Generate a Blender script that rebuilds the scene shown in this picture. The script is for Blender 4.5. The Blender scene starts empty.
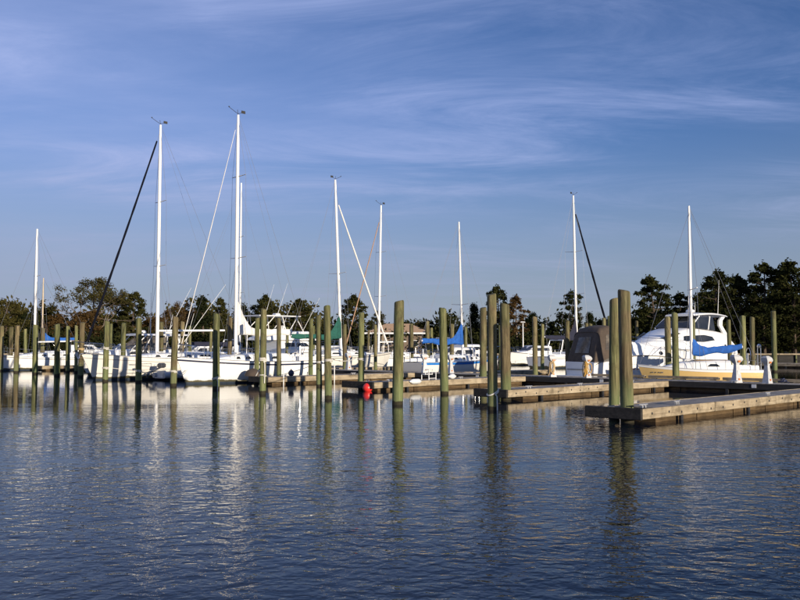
import bpy, math, random
from mathutils import Vector, Matrix
R = math.radians
rnd = random.Random(7)
scene = bpy.context.scene
col = scene.collection

# ------------------------------------------------------------------ camera
F = 844.0; HORIZON = 346.0; CAMH = 2.0
PITCH = math.atan((HORIZON-300)/F)
cam_d = bpy.data.cameras.new('camera'); cam = bpy.data.objects.new('camera', cam_d); col.objects.link(cam)
cam_d.sensor_width = 36.0; cam_d.lens = F/800*36.0; cam_d.clip_start = .1; cam_d.clip_end = 12000
cam.location = (0, 0, CAMH); cam.rotation_euler = (R(90)+PITCH, 0, 0)
scene.camera = cam

# ------------------------------------------------------------------ world, sun, exposure
SUN_AZ, SUN_EL = 36.0, 9.5           # degrees right of straight behind the camera, and above the horizon
world = bpy.data.worlds.new('World'); scene.world = world; world.use_nodes = True
wn = world.node_tree; wn.nodes.clear()
def wnode(t, **k):
    n = wn.nodes.new(t)
    for a, b in k.items(): setattr(n, a, b)
    return n
wl = wn.links.new
sky = wnode('ShaderNodeTexSky', sky_type='NISHITA', sun_disc=False)
sky.sun_elevation = R(SUN_EL); sky.sun_rotation = R(180-SUN_AZ)
sky.air_density = 1.0; sky.dust_density = 0.15; sky.ozone_density = 4.0; sky.altitude = 0
tc = wnode('ShaderNodeTexCoord'); sep = wnode('ShaderNodeSeparateXYZ'); wl(tc.outputs['Generated'], sep.inputs[0])
def wm(op, a, b=None, c=None):
    n = wnode('ShaderNodeMath', operation=op)
    for i, x in enumerate((a, b, c)):
        if x is None: continue
        if isinstance(x, (int, float)): n.inputs[i].default_value = x
        else: wl(x, n.inputs[i])
    return n.outputs[0]
zz = wm('ADD', wm('MAXIMUM', sep.outputs[2], 0.0), 0.10)
cx = wm('DIVIDE', sep.outputs[0], zz); cy = wm('DIVIDE', sep.outputs[1], zz)
comb = wnode('ShaderNodeCombineXYZ'); wl(cx, comb.inputs[0]); wl(cy, comb.inputs[1])
def cloud(scale, rot, sc, detail, rough, dist, lo, hi, off=(0, 0, 0)):
    mp = wnode('ShaderNodeMapping'); wl(comb.outputs[0], mp.inputs[0])
    mp.inputs['Rotation'].default_value = (0, 0, R(rot)); mp.inputs['Scale'].default_value = sc; mp.inputs['Location'].default_value = off
    nz = wnode('ShaderNodeTexNoise'); wl(mp.outputs[0], nz.inputs['Vector'])
    nz.inputs['Scale'].default_value = scale; nz.inputs['Detail'].default_value = detail
    nz.inputs['Roughness'].default_value = rough; nz.inputs['Distortion'].default_value = dist
    mr = wnode('ShaderNodeMapRange', interpolation_type='SMOOTHSTEP'); wl(nz.outputs[0], mr.inputs[0])
    mr.inputs[1].default_value = lo; mr.inputs[2].default_value = hi
    return mr.outputs[0]
streak = cloud(1.5, 17, (.50, 1.30, 1), 12, .68, .75, .36, .80, (3.1, 1.7, 0))
cover = cloud(.55, 24, (.75, 1.1, 1), 4, .5, .6, .36, .60, (.6, 4.2, 0))
veil = cloud(.8, 20, (.55, 1.2, 1), 9, .60, .6, .34, .80, (7.3, .5, 0))
# the high veil thickens steadily towards the left (-x), where the weather comes from
thick = wnode('ShaderNodeMapRange', interpolation_type='SMOOTHSTEP'); wl(sep.outputs[0], thick.inputs[0])
thick.inputs[1].default_value = .30; thick.inputs[2].default_value = -.55; thick.inputs[3].default_value = .0; thick.inputs[4].default_value = .72
mask = wm('ADD', wm('MULTIPLY', wm('MULTIPLY', streak, cover), .72), wm('MULTIPLY', wm('ADD', wm('MULTIPLY', veil, .55), .45), thick.outputs[0]))
mask = wm('MINIMUM', mask, .85)
skymul = wnode('ShaderNodeMix', data_type='RGBA', blend_type='MULTIPLY'); skymul.inputs[0].default_value = 1
wl(sky.outputs[0], skymul.inputs[6]); skymul.inputs[7].default_value = (.93, .93, 1.20, 1)
mix = wnode('ShaderNodeMix', data_type='RGBA'); wl(mask, mix.inputs[0]); wl(skymul.outputs[2], mix.inputs[6])
mix.inputs[7].default_value = (3.9, 4.75, 8.0, 1)
# low haze band, the same all round the horizon
hz = wnode('ShaderNodeMapRange', interpolation_type='SMOOTHERSTEP'); wl(sep.outputs[2], hz.inputs[0])
hz.inputs[1].default_value = .30; hz.inputs[2].default_value = 0.0; hz.inputs[3].default_value = 0; hz.inputs[4].default_value = .72
hmix = wnode('ShaderNodeMix', data_type='RGBA'); wl(hz.outputs[0], hmix.inputs[0]); wl(mix.outputs[2], hmix.inputs[6]); hmix.inputs[7].default_value = (3.0, 3.35, 4.15, 1)
bg = wnode('ShaderNodeBackground'); wl(hmix.outputs[2], bg.inputs[0]); bg.inputs[1].default_value = 0.088
out = wnode('ShaderNodeOutputWorld'); wl(bg.outputs[0], out.inputs[0])

sun_d = bpy.data.lights.new('sun', 'SUN'); sun_d.energy = 5.0; sun_d.angle = R(.55); sun_d.color = (1.0, .87, .69)
sun = bpy.data.objects.new('sun', sun_d); col.objects.link(sun)
sv = Vector((math.sin(R(SUN_AZ))*math.cos(R(SUN_EL)), -math.cos(R(SUN_AZ))*math.cos(R(SUN_EL)), math.sin(R(SUN_EL))))
sun.rotation_euler = sv.to_track_quat('Z', 'Y').to_euler(); sun.location = sv*60
scene.view_settings.view_transform = 'Standard'; scene.view_settings.look = 'None'
scene.view_settings.exposure = 0.25; scene.view_settings.gamma = 1.0
scene.render.resolution_x = 1024; scene.render.resolution_y = 768

# ------------------------------------------------------------------ frames: pixel (800x600) and dock grid to ground
CP, SP = math.cos(PITCH), math.sin(PITCH)
def ray(px, py):
    x, z = (px-400)/F, -(py-300)/F
    return Vector((x, CP-SP*z, SP+CP*z))
def ground(px, py, z=0.0):
    d = ray(px, py); t = (z-CAMH)/d.z
    return Vector((0, 0, CAMH))+d*t
def at_depth(px, y, z=0.0):
    return Vector(((px-400)/F*(y*CP+(z-CAMH)*SP), y, z))
def height_at(py, y):
    d = ray(400, py); return CAMH+d.z/d.y*y
UX, UY = math.cos(R(46)), -math.sin(R(46))      # along the main dock, to the right and near
VX, VY = math.sin(R(46)), math.cos(R(46))       # along the fingers, away from the open water
def UV(u, v, z=0.0): return Vector((u*UX+v*VX, u*UY+v*VY, z))
def to_uv(p): return (p.x*UX+p.y*UY, p.x*VX+p.y*VY)
def solve_v(px, u):        # point on the line of constant u that shows at pixel column px
    k = (px-400)/F; v = -(u*UX-k*u*UY)/(VX-k*VY); return UV(u, v)
def solve_u(px, v):
    k = (px-400)/F; u = -(v*VX-k*v*VY)/(UX-k*UY); return UV(u, v)
HV = R(44.0)                                    # heading of +v
HU = R(-46.0)

# ------------------------------------------------------------------ object helpers
class MB:
    def __init__(s): s.v = []; s.f = []
    def add(s, vs, fs):
        o = len(s.v); s.v += [tuple(p) for p in vs]; s.f += [tuple(i+o for i in f) for f in fs]; return s
    def box(s, c, d, rot=0.0, bev=0.0):
        cx, cy, cz = c; hx, hy, hz = d[0]/2, d[1]/2, d[2]/2
        b = min(bev, hx*.9, hy*.9, hz*.9)
        if b <= 0:
            vs = [(x, y, z) for z in (-hz, hz) for y in (-hy, hy) for x in (-hx, hx)]
            fs = [(0, 2, 3, 1), (4, 5, 7, 6), (0, 1, 5, 4), (2, 6, 7, 3), (0, 4, 6, 2), (1, 3, 7, 5)]
        else:
            ring = lambda ax, ay, z: [(-ax, -ay, z), (ax, -ay, z), (ax, ay, z), (-ax, ay, z)]
            vs = ring(hx-b, hy-b, -hz)+ring(hx, hy, -hz+b)+ring(hx, hy, hz-b)+ring(hx-b, hy-b, hz)
            fs = [(3, 2, 1, 0), (12, 13, 14, 15)]
            for k in range(3):
                for i in range(4):
                    j = (i+1) % 4; fs.append((k*4+i, k*4+j, k*4+4+j, k*4+4+i))
        ca, sa = math.cos(rot), math.sin(rot)
        return s.add([(cx+x*ca-y*sa, cy+x*sa+y*ca, cz+z) for x, y, z in vs], fs)
    def tube(s, pts, rad, n=6, cap=True, sy=1.0):
        pts = [Vector(p) for p in pts]
        if isinstance(rad, (int, float)): rad = [rad]*len(pts)
        prev = None; vs = []
        for i, p in enumerate(pts):
            t = (pts[min(i+1, len(pts)-1)]-pts[max(i-1, 0)])
            t = t.normalized() if t.length > 1e-9 else Vector((0, 0, 1))
            if prev is None:
                a = Vector((0, 0, 1)) if abs(t.z) < .9 else Vector((1, 0, 0))
                nx = t.cross(a).normalized()
            else:
                nx = (prev-t*prev.dot(t)); nx = nx.normalized() if nx.length > 1e-6 else t.orthogonal().normalized()
            prev = nx; ny = t.cross(nx)
            for k in range(n):
                a = 2*math.pi*k/n
                vs.append(p+nx*(math.cos(a)*rad[i])+ny*(math.sin(a)*rad[i]*sy))
        fs = []
        for i in range(len(pts)-1):
            for k in range(n):
                j = (k+1) % n; fs.append((i*n+k, i*n+j, (i+1)*n+j, (i+1)*n+k))
        if cap:
            fs.append(tuple(reversed(range(n)))); fs.append(tuple(range((len(pts)-1)*n, len(pts)*n)))
        return s.add(vs, fs)
    def loft(s, rings, closed=True, cap=True):
        n = len(rings[0]); vs = [p for r in rings for p in r]; fs = []
        for i in range(len(rings)-1):
            for k in range(n if closed else n-1):
                j = (k+1) % n; fs.append((i*n+k, i*n+j, (i+1)*n+j, (i+1)*n+k))
        if cap and closed:
            fs.append(tuple(reversed(range(n)))); fs.append(tuple(range((len(rings)-1)*n, len(rings)*n)))
        return s.add(vs, fs)
    def lathe(s, prof, n=16, c=(0, 0, 0)):
        return s.loft([[(c[0]+r*math.cos(2*math.pi*k/n), c[1]+r*math.sin(2*math.pi*k/n), c[2]+z) for k in range(n)] for r, z in prof])
    def mesh(s, name, mat, smooth=35):
        me = bpy.data.meshes.new(name); me.from_pydata(s.v, [], s.f)
        if mat: me.materials.append(mat)
        me.validate(); me.update()
        if smooth:
            me.shade_smooth(); me.set_sharp_from_angle(angle=R(smooth))
        return me
    def build(s, name, mat, parent=None, smooth=35):
        return link(name, s.mesh(name, mat, smooth), parent)
def link(name, me, parent=None):
    o = bpy.data.objects.new(name, me); col.objects.link(o); o.parent = parent
    return o
def tag(o, label=None, cat=None, group=None, kind=None):
    if label: o['label'] = label
    if cat: o['category'] = cat
    if group: o['group'] = group
    if kind: o['kind'] = kind
    return o
def thing(name, label, cat, loc=(0, 0, 0), rz=0.0, group=None):
    o = bpy.data.objects.new(name, None); col.objects.link(o); o.empty_display_size = .3
    o.location = loc; o.rotation_euler = (0, 0, rz)
    return tag(o, label, cat, group)
def copy_tree(o, parent=None):
    c = o.copy(); col.objects.link(c); c.parent = parent
    for ch in o.children: copy_tree(ch, c)
    return c
def catenary(a, b, sag, n=10):
    a, b = Vector(a), Vector(b)
    return [a.lerp(b, i/n)-Vector((0, 0, sag*4*(i/n)*(1-i/n))) for i in range(n+1)]

# ------------------------------------------------------------------ materials
def material(name):
    m = bpy.data.materials.new(name); m.use_nodes = True
    nt = m.node_tree; return m, nt, nt.nodes['Principled BSDF']
def nd(nt, t, **k):
    n = nt.nodes.new(t)
    for a, b in k.items(): setattr(n, a, b)
    return n
def ramp(nt, src, stops):
    r = nd(nt, 'ShaderNodeValToRGB'); nt.links.new(src, r.inputs[0]); e = r.color_ramp.elements
    while len(e) < len(stops): e.new(.5)
    for i, (p, c) in enumerate(stops):
        e[i].position = p; e[i].color = c if len(c) == 4 else (*c, 1)
    return r.outputs[0]
def noise(nt, scale, detail=5, rough=.55, dist=0, vec=None, sc=None, coord='Object'):
    n = nd(nt, 'ShaderNodeTexNoise'); n.inputs['Scale'].default_value = scale; n.inputs['Detail'].default_value = detail
    n.inputs['Roughness'].default_value = rough; n.inputs['Distortion'].default_value = dist
    if vec is None:
        t = nd(nt, 'ShaderNodeTexCoord'); vec = t.outputs[coord]
    if sc:
        mp = nd(nt, 'ShaderNodeMapping'); mp.inputs['Scale'].default_value = sc; nt.links.new(vec, mp.inputs[0]); vec = mp.outputs[0]
    nt.links.new(vec, n.inputs['Vector']); return n.outputs[0]
def mixc(nt, f, a, b, mode='MIX'):
    m = nd(nt, 'ShaderNodeMix', data_type='RGBA', blend_type=mode)
    for i, x in ((0, f), (6, a), (7, b)):
        if isinstance(x, (int, float)): m.inputs[i].default_value = x
        elif isinstance(x, tuple): m.inputs[i].default_value = x if len(x) == 4 else (*x, 1)
        else: nt.links.new(x, m.inputs[i])
    return m.outputs[2]
def bumpn(nt, bsdf, h, strength=.3, dist=.02):
    b = nd(nt, 'ShaderNodeBump'); b.inputs['Strength'].default_value = strength; b.inputs['Distance'].default_value = dist
    nt.links.new(h, b.inputs['Height']); nt.links.new(b.outputs[0], bsdf.inputs['Normal'])
def simple(name, c, rough=.5, var=.18, scale=3.0, metal=0, sc=None, bump=0, spec=None, coat=0):
    m, nt, b = material(name)
    n = noise(nt, scale, 6, .6, .2, sc=sc)
    dark = tuple(x*(1-var) for x in c); lite = tuple(min(1, x*(1+var*.6)) for x in c)
    nt.links.new(ramp(nt, n, [(.3, dark), (.7, lite)]), b.inputs['Base Color'])
    b.inputs['Roughness'].default_value = rough; b.inputs['Metallic'].default_value = metal
    if spec is not None: b.inputs['Specular IOR Level'].default_value = spec
    if coat: b.inputs['Coat Weight'].default_value = coat; b.inputs['Coat Roughness'].default_value = .1
    if bump: bumpn(nt, b, n, .5, bump)
    return m
def gelcoat(name, c, rough=.28):
    # paint with faint grime runs and a waterline scum whose edge is uneven
    m, nt, b = material(name)
    n1 = noise(nt, 1.3, 6, .6, .3, sc=(1, 1, .35)); n2 = noise(nt, 9, 5, .6, .2, sc=(1, 1, .12))
    base = ramp(nt, n1, [(.3, tuple(x*.93 for x in c)), (.7, c)])
    grime = ramp(nt, n2, [(.60, (0, 0, 0)), (.9, (.25, .25, .25))])
    base = mixc(nt, grime, base, tuple(x*y for x, y in zip(c, (.72, .64, .5))))
    g = nd(nt, 'ShaderNodeNewGeometry'); s = nd(nt, 'ShaderNodeSeparateXYZ'); nt.links.new(g.outputs['Position'], s.inputs[0])
    ad = nd(nt, 'ShaderNodeMath', operation='MULTIPLY_ADD'); nt.links.new(n1, ad.inputs[0]); ad.inputs[1].default_value = -.35; nt.links.new(s.outputs[2], ad.inputs[2])
    sc = ramp(nt, ad.outputs[0], [(0, (1, 1, 1)), (.05, (0, 0, 0))])
    base = mixc(nt, sc, base, (.10, .09, .05))
    nt.links.new(base, b.inputs['Base Color']); b.inputs['Roughness'].default_value = rough
    return m
M = {}
M['white'] = gelcoat('white_gelcoat', (.82, .82, .80)); M['cream'] = gelcoat('cream_gelcoat', (.74, .71, .64))
M['yellow'] = gelcoat('yellow_gelcoat', (.68, .47, .19)); M['greywhite'] = gelcoat('grey_gelcoat', (.62, .63, .64))
M['deck'] = simple('deck_nonskid', (.66, .65, .61), .6, .12, 8)
M['mast'] = simple('painted_mast', (.78, .77, .74), .35, .06, 2, sc=(1, 1, .2)); M['tanmast'] = simple('tan_mast', (.50, .40, .27), .5, .1, 2)
M['alu'] = simple('anodised_aluminium', (.55, .55, .55), .4, .1, 4, metal=.6)
M['steel'] = simple('stainless', (.62, .62, .63), .22, .06, 5, metal=1)
M['wire'] = simple('rigging_wire', (.30, .30, .32), .4, .1, 5, metal=.5)
M['black'] = simple('black_rubber', (.02, .02, .022), .6, .3, 6); M['navy'] = simple('navy_canvas', (.012, .014, .035), .85, .3, 9)
M['furldark'] = simple('dark_furl_cover', (.005, .006, .012), .9, .35, 6, sc=(1, 1, .3), spec=.1)
M['blue'] = simple('blue_canvas', (.010, .10, .40), .8, .3, 5, bump=.02); M['green'] = simple('green_canvas', (.010, .090, .068), .85, .3, 5, bump=.02)
M['sailcloth'] = simple('white_sailcloth', (.74, .71, .66), .8, .12, 6, bump=.02); M['brownfurl'] = simple('brown_furl', (.36, .22, .13), .8, .2, 6)
M['brown'] = simple('brown_canvas', (.078, .056, .040), .85, .28, 4, bump=.015); M['tan'] = simple('tan_canvas', (.50, .34, .20), .85, .15, 4)
M['stripe_navy'] = simple('navy_stripe', (.02, .025, .06), .3); M['stripe_blue'] = simple('blue_stripe', (.02, .17, .52), .3)
M['stripe_grey'] = simple('grey_stripe', (.20, .19, .18), .4); M['teak'] = simple('weathered_teak', (.30, .20, .11), .7, .3, 6, sc=(1, 6, 6))
M['bottom'] = simple('bottom_paint', (.03, .045, .07), .7, .3, 4)
M['rope'] = simple('white_rope', (.66, .63, .56), .9, .2, 30); M['tanrope'] = simple('tan_rope', (.48, .34, .17), .9, .2, 30)
M['hose'] = simple('yellow_cord', (.52, .30, .06), .6, .25, 8); M['plastic'] = simple('white_plastic', (.66, .67, .67), .4, .08, 5)
M['pedestal'] = simple('grey_pedestal', (.46, .47, .48), .5, .2, 6)
M['red'] = simple('red_buoy', (.72, .035, .03), .35, .2, 5); M['orange'] = simple('orange_lens', (.55, .17, .03), .4)
M['greyrub'] = simple('grey_hypalon', (.40, .41, .43), .55, .12, 4); M['engine'] = simple('engine_cowl', (.06, .065, .075), .3, .2, 5)
m, nt, b = material('dark_glass'); b.inputs['Base Color'].default_value = (.012, .014, .016, 1); b.inputs['Roughness'].default_value = .06; M['glass'] = m
nt.links.new(ramp(nt, noise(nt, 1.2, 3), [(.3, (.008, .010, .012)), (.7, (.03, .032, .034))]), b.inputs['Base Color'])
m, nt, b = material('clear_vinyl'); b.inputs['Roughness'].default_value = .15; M['vinyl'] = m
nt.links.new(ramp(nt, noise(nt, 3, 5, .6, .8), [(.35, (.05, .042, .034)), (.7, (.20, .17, .13))]), b.inputs['Base Color'])

def pile_mat():
    m, nt, b = material('treated_pile')
    tcx = nd(nt, 'ShaderNodeTexCoord'); oi = nd(nt, 'ShaderNodeObjectInfo')
    off = nd(nt, 'ShaderNodeVectorMath', operation='ADD'); nt.links.new(tcx.outputs['Object'], off.inputs[0])
    sc = nd(nt, 'ShaderNodeVectorMath', operation='SCALE'); sc.inputs[0].default_value = (37, 91, 53); nt.links.new(oi.outputs['Random'], sc.inputs['Scale']); nt.links.new(sc.outputs[0], off.inputs[1])
    v = off.outputs[0]
    grain = noise(nt, 13, 8, .68, .5, vec=v, sc=(1, 1, .07)); patch = noise(nt, 1.1, 4, .55, .4, vec=v); blot = noise(nt, 3.2, 6, .65, .5, vec=v, sc=(1, 1, .45))
    green = ramp(nt, grain, [(.32, (.028, .031, .012)), (.48, (.092, .099, .038)), (.68, (.19, .188, .085))])
    brown = ramp(nt, grain, [(.32, (.032, .024, .012)), (.48, (.105, .080, .041)), (.68, (.21, .168, .092))])
    ad = nd(nt, 'ShaderNodeMath', operation='MULTIPLY_ADD'); nt.links.new(oi.outputs['Random'], ad.inputs[0]); ad.inputs[1].default_value = .42; nt.links.new(patch, ad.inputs[2])
    f = ramp(nt, ad.outputs[0], [(.52, (0, 0, 0)), (.92, (1, 1, 1))])
    c = mixc(nt, f, green, brown)
    c = mixc(nt, ramp(nt, blot, [(.54, (0, 0, 0)), (.72, (.75, .75, .75))]), c, (.045, .035, .018))
    crack = noise(nt, 26, 4, .7, .3, vec=v, sc=(1, 1, .035))
    c = mixc(nt, ramp(nt, crack, [(.60, (0, 0, 0)), (.68, (.8, .8, .8))]), c, (.022, .018, .010))
    mul = nd(nt, 'ShaderNodeMapRange'); m7 = nd(nt, 'ShaderNodeMath', operation='FRACT'); m8 = nd(nt, 'ShaderNodeMath', operation='MULTIPLY'); m8.inputs[1].default_value = 7.3
    nt.links.new(oi.outputs['Random'], m8.inputs[0]); nt.links.new(m8.outputs[0], m7.inputs[0]); nt.links.new(m7.outputs[0], mul.inputs[0]); mul.inputs[3].default_value = .95; mul.inputs[4].default_value = 1.5
    cmb = nd(nt, 'ShaderNodeCombineColor')
    for k in range(3): nt.links.new(mul.outputs[0], cmb.inputs[k])
    c = mixc(nt, 1.0, c, cmb.outputs[0], 'MULTIPLY')
    s = nd(nt, 'ShaderNodeSeparateXYZ'); nt.links.new(tcx.outputs['Object'], s.inputs[0])
    # tide zone: pale green algae, then a ragged black wet foot
    z1 = nd(nt, 'ShaderNodeMath', operation='MULTIPLY_ADD'); nt.links.new(blot, z1.inputs[0]); z1.inputs[1].default_value = -.9; nt.links.new(s.outputs[2], z1.inputs[2])
    alg = ramp(nt, z1.outputs[0], [(.10, (.5, .5, .5)), (.70, (0, 0, 0))])
    c = mixc(nt, alg, c, (.135, .185, .075))
    z2 = nd(nt, 'ShaderNodeMath', operation='MULTIPLY_ADD'); nt.links.new(blot, z2.inputs[0]); z2.inputs[1].default_value = -.22; nt.links.new(s.outputs[2], z2.inputs[2])
    wet = ramp(nt, z2.outputs[0], [(.0, (.93, .93, .93)), (.03, (0, 0, 0))])
    c = mixc(nt, wet, c, (.022, .016, .010))
    nt.links.new(c, b.inputs['Base Color']); b.inputs['Roughness'].default_value = .78; b.inputs['Specular IOR Level'].default_value = .25
    bumpn(nt, b, grain, .9, .02); return m
M['pile'] = pile_mat()
def timber(name, a, bb, c, rough=.8, dirt=.4):
    m, nt, b = material(name)
    oi = nd(nt, 'ShaderNodeObjectInfo'); tcx = nd(nt, 'ShaderNodeTexCoord')
    off = nd(nt, 'ShaderNodeVectorMath', operation='ADD'); nt.links.new(tcx.outputs['Object'], off.inputs[0])
    sc = nd(nt, 'ShaderNodeVectorMath', operation='SCALE'); sc.inputs[0].default_value = (31, 57, 73); nt.links.new(oi.outputs['Random'], sc.inputs['Scale']); nt.links.new(sc.outputs[0], off.inputs[1])
    g = noise(nt, 7, 7, .62, .5, vec=off.outputs[0], sc=(.12, 1, 1.6)); d = noise(nt, 2.2, 6, .6, .3, vec=off.outputs[0])
    cc = ramp(nt, g, [(.28, a), (.5, bb), (.75, c)])
    cc = mixc(nt, ramp(nt, d, [(.46, (0, 0, 0)), (.70, (dirt,)*3)]), cc, tuple(x*.35 for x in a))
    nt.links.new(cc, b.inputs['Base Color']); b.inputs['Roughness'].default_value = rough; b.inputs['Specular IOR Level'].default_value = .25
    bumpn(nt, b, g, .6, .012); return m
M['plank'] = timber('deck_planks', (.18, .165, .15), (.27, .25, .225), (.36, .335, .30))
M['fascia'] = timber('fascia_timber', (.18, .14, .09), (.34, .275, .185), (.49, .41, .29), dirt=.75)
M['float'] = timber('stained_float', (.060, .038, .018), (.105, .068, .033), (.17, .115, .06), dirt=.7)
M['dark_fascia'] = timber('dark_fascia_timber', (.020, .020, .021), (.032, .031, .031), (.05, .048, .046))  # near-black fascia boards, used only on the main dock's near side
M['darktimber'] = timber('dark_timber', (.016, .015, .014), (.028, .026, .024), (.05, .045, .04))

def foliage(name, stops, transl=.25):
    m = bpy.data.materials.new(name); m.use_nodes = True; nt = m.node_tree; nt.nodes.clear()
    o = nd(nt, 'ShaderNodeOutputMaterial'); d = nd(nt, 'ShaderNodeBsdfDiffuse'); t = nd(nt, 'ShaderNodeBsdfTranslucent'); mx = nd(nt, 'ShaderNodeMixShader')
    n = noise(nt, .75, 5, .6, .3); n2 = noise(nt, 5.0, 3, .6)
    ml = nd(nt, 'ShaderNodeMath', operation='MULTIPLY_ADD'); nt.links.new(n2, ml.inputs[0]); ml.inputs[1].default_value = .6
    sb = nd(nt, 'ShaderNodeMath', operation='SUBTRACT'); nt.links.new(n, sb.inputs[0]); sb.inputs[1].default_value = .3; nt.links.new(sb.outputs[0], ml.inputs[2])
    c = ramp(nt, ml.outputs[0], stops)
    nt.links.new(c, d.inputs[0]); nt.links.new(c, t.inputs[0]); mx.inputs[0].default_value = transl
    nt.links.new(d.outputs[0], mx.inputs[1]); nt.links.new(t.outputs[0], mx.inputs[2]); nt.links.new(mx.outputs[0], o.inputs[0])
    return m
M['pine'] = foliage('pine_needles', [(.25, (.018, .021, .008)), (.5, (.040, .041, .014)), (.75, (.080, .073, .022))])
M['darkpine'] = foliage('dark_pine_needles', [(.25, (.010, .014, .006)), (.5, (.026, .030, .011)), (.78, (.064, .060, .019))])
M['rust'] = foliage('rusty_foliage', [(.25, (.044, .028, .012)), (.5, (.082, .050, .020)), (.75, (.14, .086, .034))])
M['olive'] = foliage('olive_foliage', [(.25, (.032, .030, .010)), (.5, (.062, .055, .018)), (.75, (.105, .088, .028))])
M['cedar'] = foliage('cedar_foliage', [(.25, (.008, .012, .006)), (.5, (.016, .021, .009)), (.75, (.032, .036, .014))])
M['bark'] = simple('bark', (.075, .052, .036), .9, .4, 4, sc=(1, 1, .2)); M['palebark'] = simple('pale_bark', (.16, .12, .085), .9, .35, 4, sc=(1, 1, .2))

# ------------------------------------------------------------------ water, ground, seawall
def water_mat():
    m, nt, b = material('harbour_water')
    b.inputs['Base Color'].default_value = (.004, .008, .016, 1); b.inputs['Roughness'].default_value = .025
    b.inputs['IOR'].default_value = 1.333; b.inputs['Specular IOR Level'].default_value = .28
    g = nd(nt, 'ShaderNodeNewGeometry'); P = g.outputs['Position']
    def w(scale, amp, sc, rot, detail=3, rough=.5, dist=.4):
        mp = nd(nt, 'ShaderNodeMapping'); mp.inputs['Scale'].default_value = sc; mp.inputs['Rotation'].default_value = (0, 0, R(rot)); nt.links.new(P, mp.inputs[0])
        n = noise(nt, scale, detail, rough, dist, vec=mp.outputs[0])
        q = nd(nt, 'ShaderNodeMath', operation='MULTIPLY'); nt.links.new(n, q.inputs[0]); q.inputs[1].default_value = amp; return q.outputs[0]
    hs = [w(.35, .030, (.6, 1.2, 1), 8, 2), w(2.6, .031, (1.0, 1.15, 1), -16, 2), w(6.2, .021, (.95, 1.15, 1), 14, 2), w(13, .0040, (.9, 1.1, 1), -8, 2)]
    # cat's paws: patches where the breeze roughens the surface
    patch = ramp(nt, w(.11, 1.0, (.45, 1.5, 1), 5, 4, .6), [(.36, (.42,)*3), (.62, (1.2,)*3)])
    s = hs[0]
    for h in hs[1:]:
        a = nd(nt, 'ShaderNodeMath', operation='ADD'); nt.links.new(s, a.inputs[0]); nt.links.new(h, a.inputs[1]); s = a.outputs[0]
    q0 = nd(nt, 'ShaderNodeMath', operation='MULTIPLY'); nt.links.new(s, q0.inputs[0]); nt.links.new(patch, q0.inputs[1])
    # the basin between the docks lies sheltered: ripples die down towards it
    sx = nd(nt, 'ShaderNodeSeparateXYZ'); nt.links.new(P, sx.inputs[0]); sh = nd(nt, 'ShaderNodeMapRange', interpolation_type='SMOOTHSTEP'); nt.links.new(sx.outputs[1], sh.inputs[0])
    sh.inputs[1].default_value = 5; sh.inputs[2].default_value = 31; sh.inputs[3].default_value = .85; sh.inputs[4].default_value = .075
    q = nd(nt, 'ShaderNodeMath', operation='MULTIPLY'); nt.links.new(q0.outputs[0], q.inputs[0]); nt.links.new(sh.outputs[0], q.inputs[1])
    bm = nd(nt, 'ShaderNodeBump'); bm.inputs['Strength'].default_value = 1.0; bm.inputs['Distance'].default_value = 1.0
    nt.links.new(q.outputs[0], bm.inputs['Height']); nt.links.new(bm.outputs[0], b.inputs['Normal'])
    return m
M['water'] = water_mat()
w = MB(); w.add([(-900, -400, 0), (900, -400, 0), (900, 300, 0), (-900, 300, 0)], [(0, 1, 2, 3)])
tag(w.build('water', M['water'], smooth=0), kind='structure')
m, nt, b = material('marsh_ground'); M['ground'] = m; b.inputs['Roughness'].default_value = .95
nt.links.new(ramp(nt, noise(nt, .25, 8, .65, .4), [(.3, (.035, .030, .016)), (.55, (.07, .062, .03)), (.75, (.12, .095, .05))]), b.inputs['Base Color'])
SHORE = 124.0
g = MB(); nx, ny = 90, 26; vs = []
for j in range(ny):
    for i in range(nx):
        x = -170+340*i/(nx-1)
        f = j/(ny-1); y = SHORE+.6+f*120
        if j == ny-1: y = 6000; x *= 30
        vs.append((x, y, .72+.5*min(1, f*2)*(.6+.5*math.sin(x*.11+1.3*f)*math.cos(x*.043+f*9))))
g.add(vs, [(j*nx+i, j*nx+i+1, (j+1)*nx+i+1, (j+1)*nx+i) for j in range(ny-1) for i in range(nx-1)])
tag(g.build('ground', M['ground']), kind='structure')
sw = thing('seawall', 'low timber seawall along the far shore under the trees', 'seawall', (0, SHORE, 0))
mb = MB()
for i in range(110):
    x = -165+3*i; mb.box((x, .25, .1+rnd.uniform(-.02, .02)), (2.96, .35, 1.2), bev=.02)
tag(mb.build('sheeting', M['darktimber'], sw), kind='stuff')
mb = MB()
for i in range(55): mb.box((-163.5+6*i, .12, .80), (5.97, .75, .2), bev=.02)
tag(mb.build('cap_board', M['fascia'], sw), kind='stuff')
mb = MB()
for i in range(110): mb.tube([(-164+3*i, -.12, -.8), (-164+3*i, -.12, .66)], .13, 8)
tag(mb.build('seawall_post', M['pile'], sw), kind='stuff')

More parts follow.
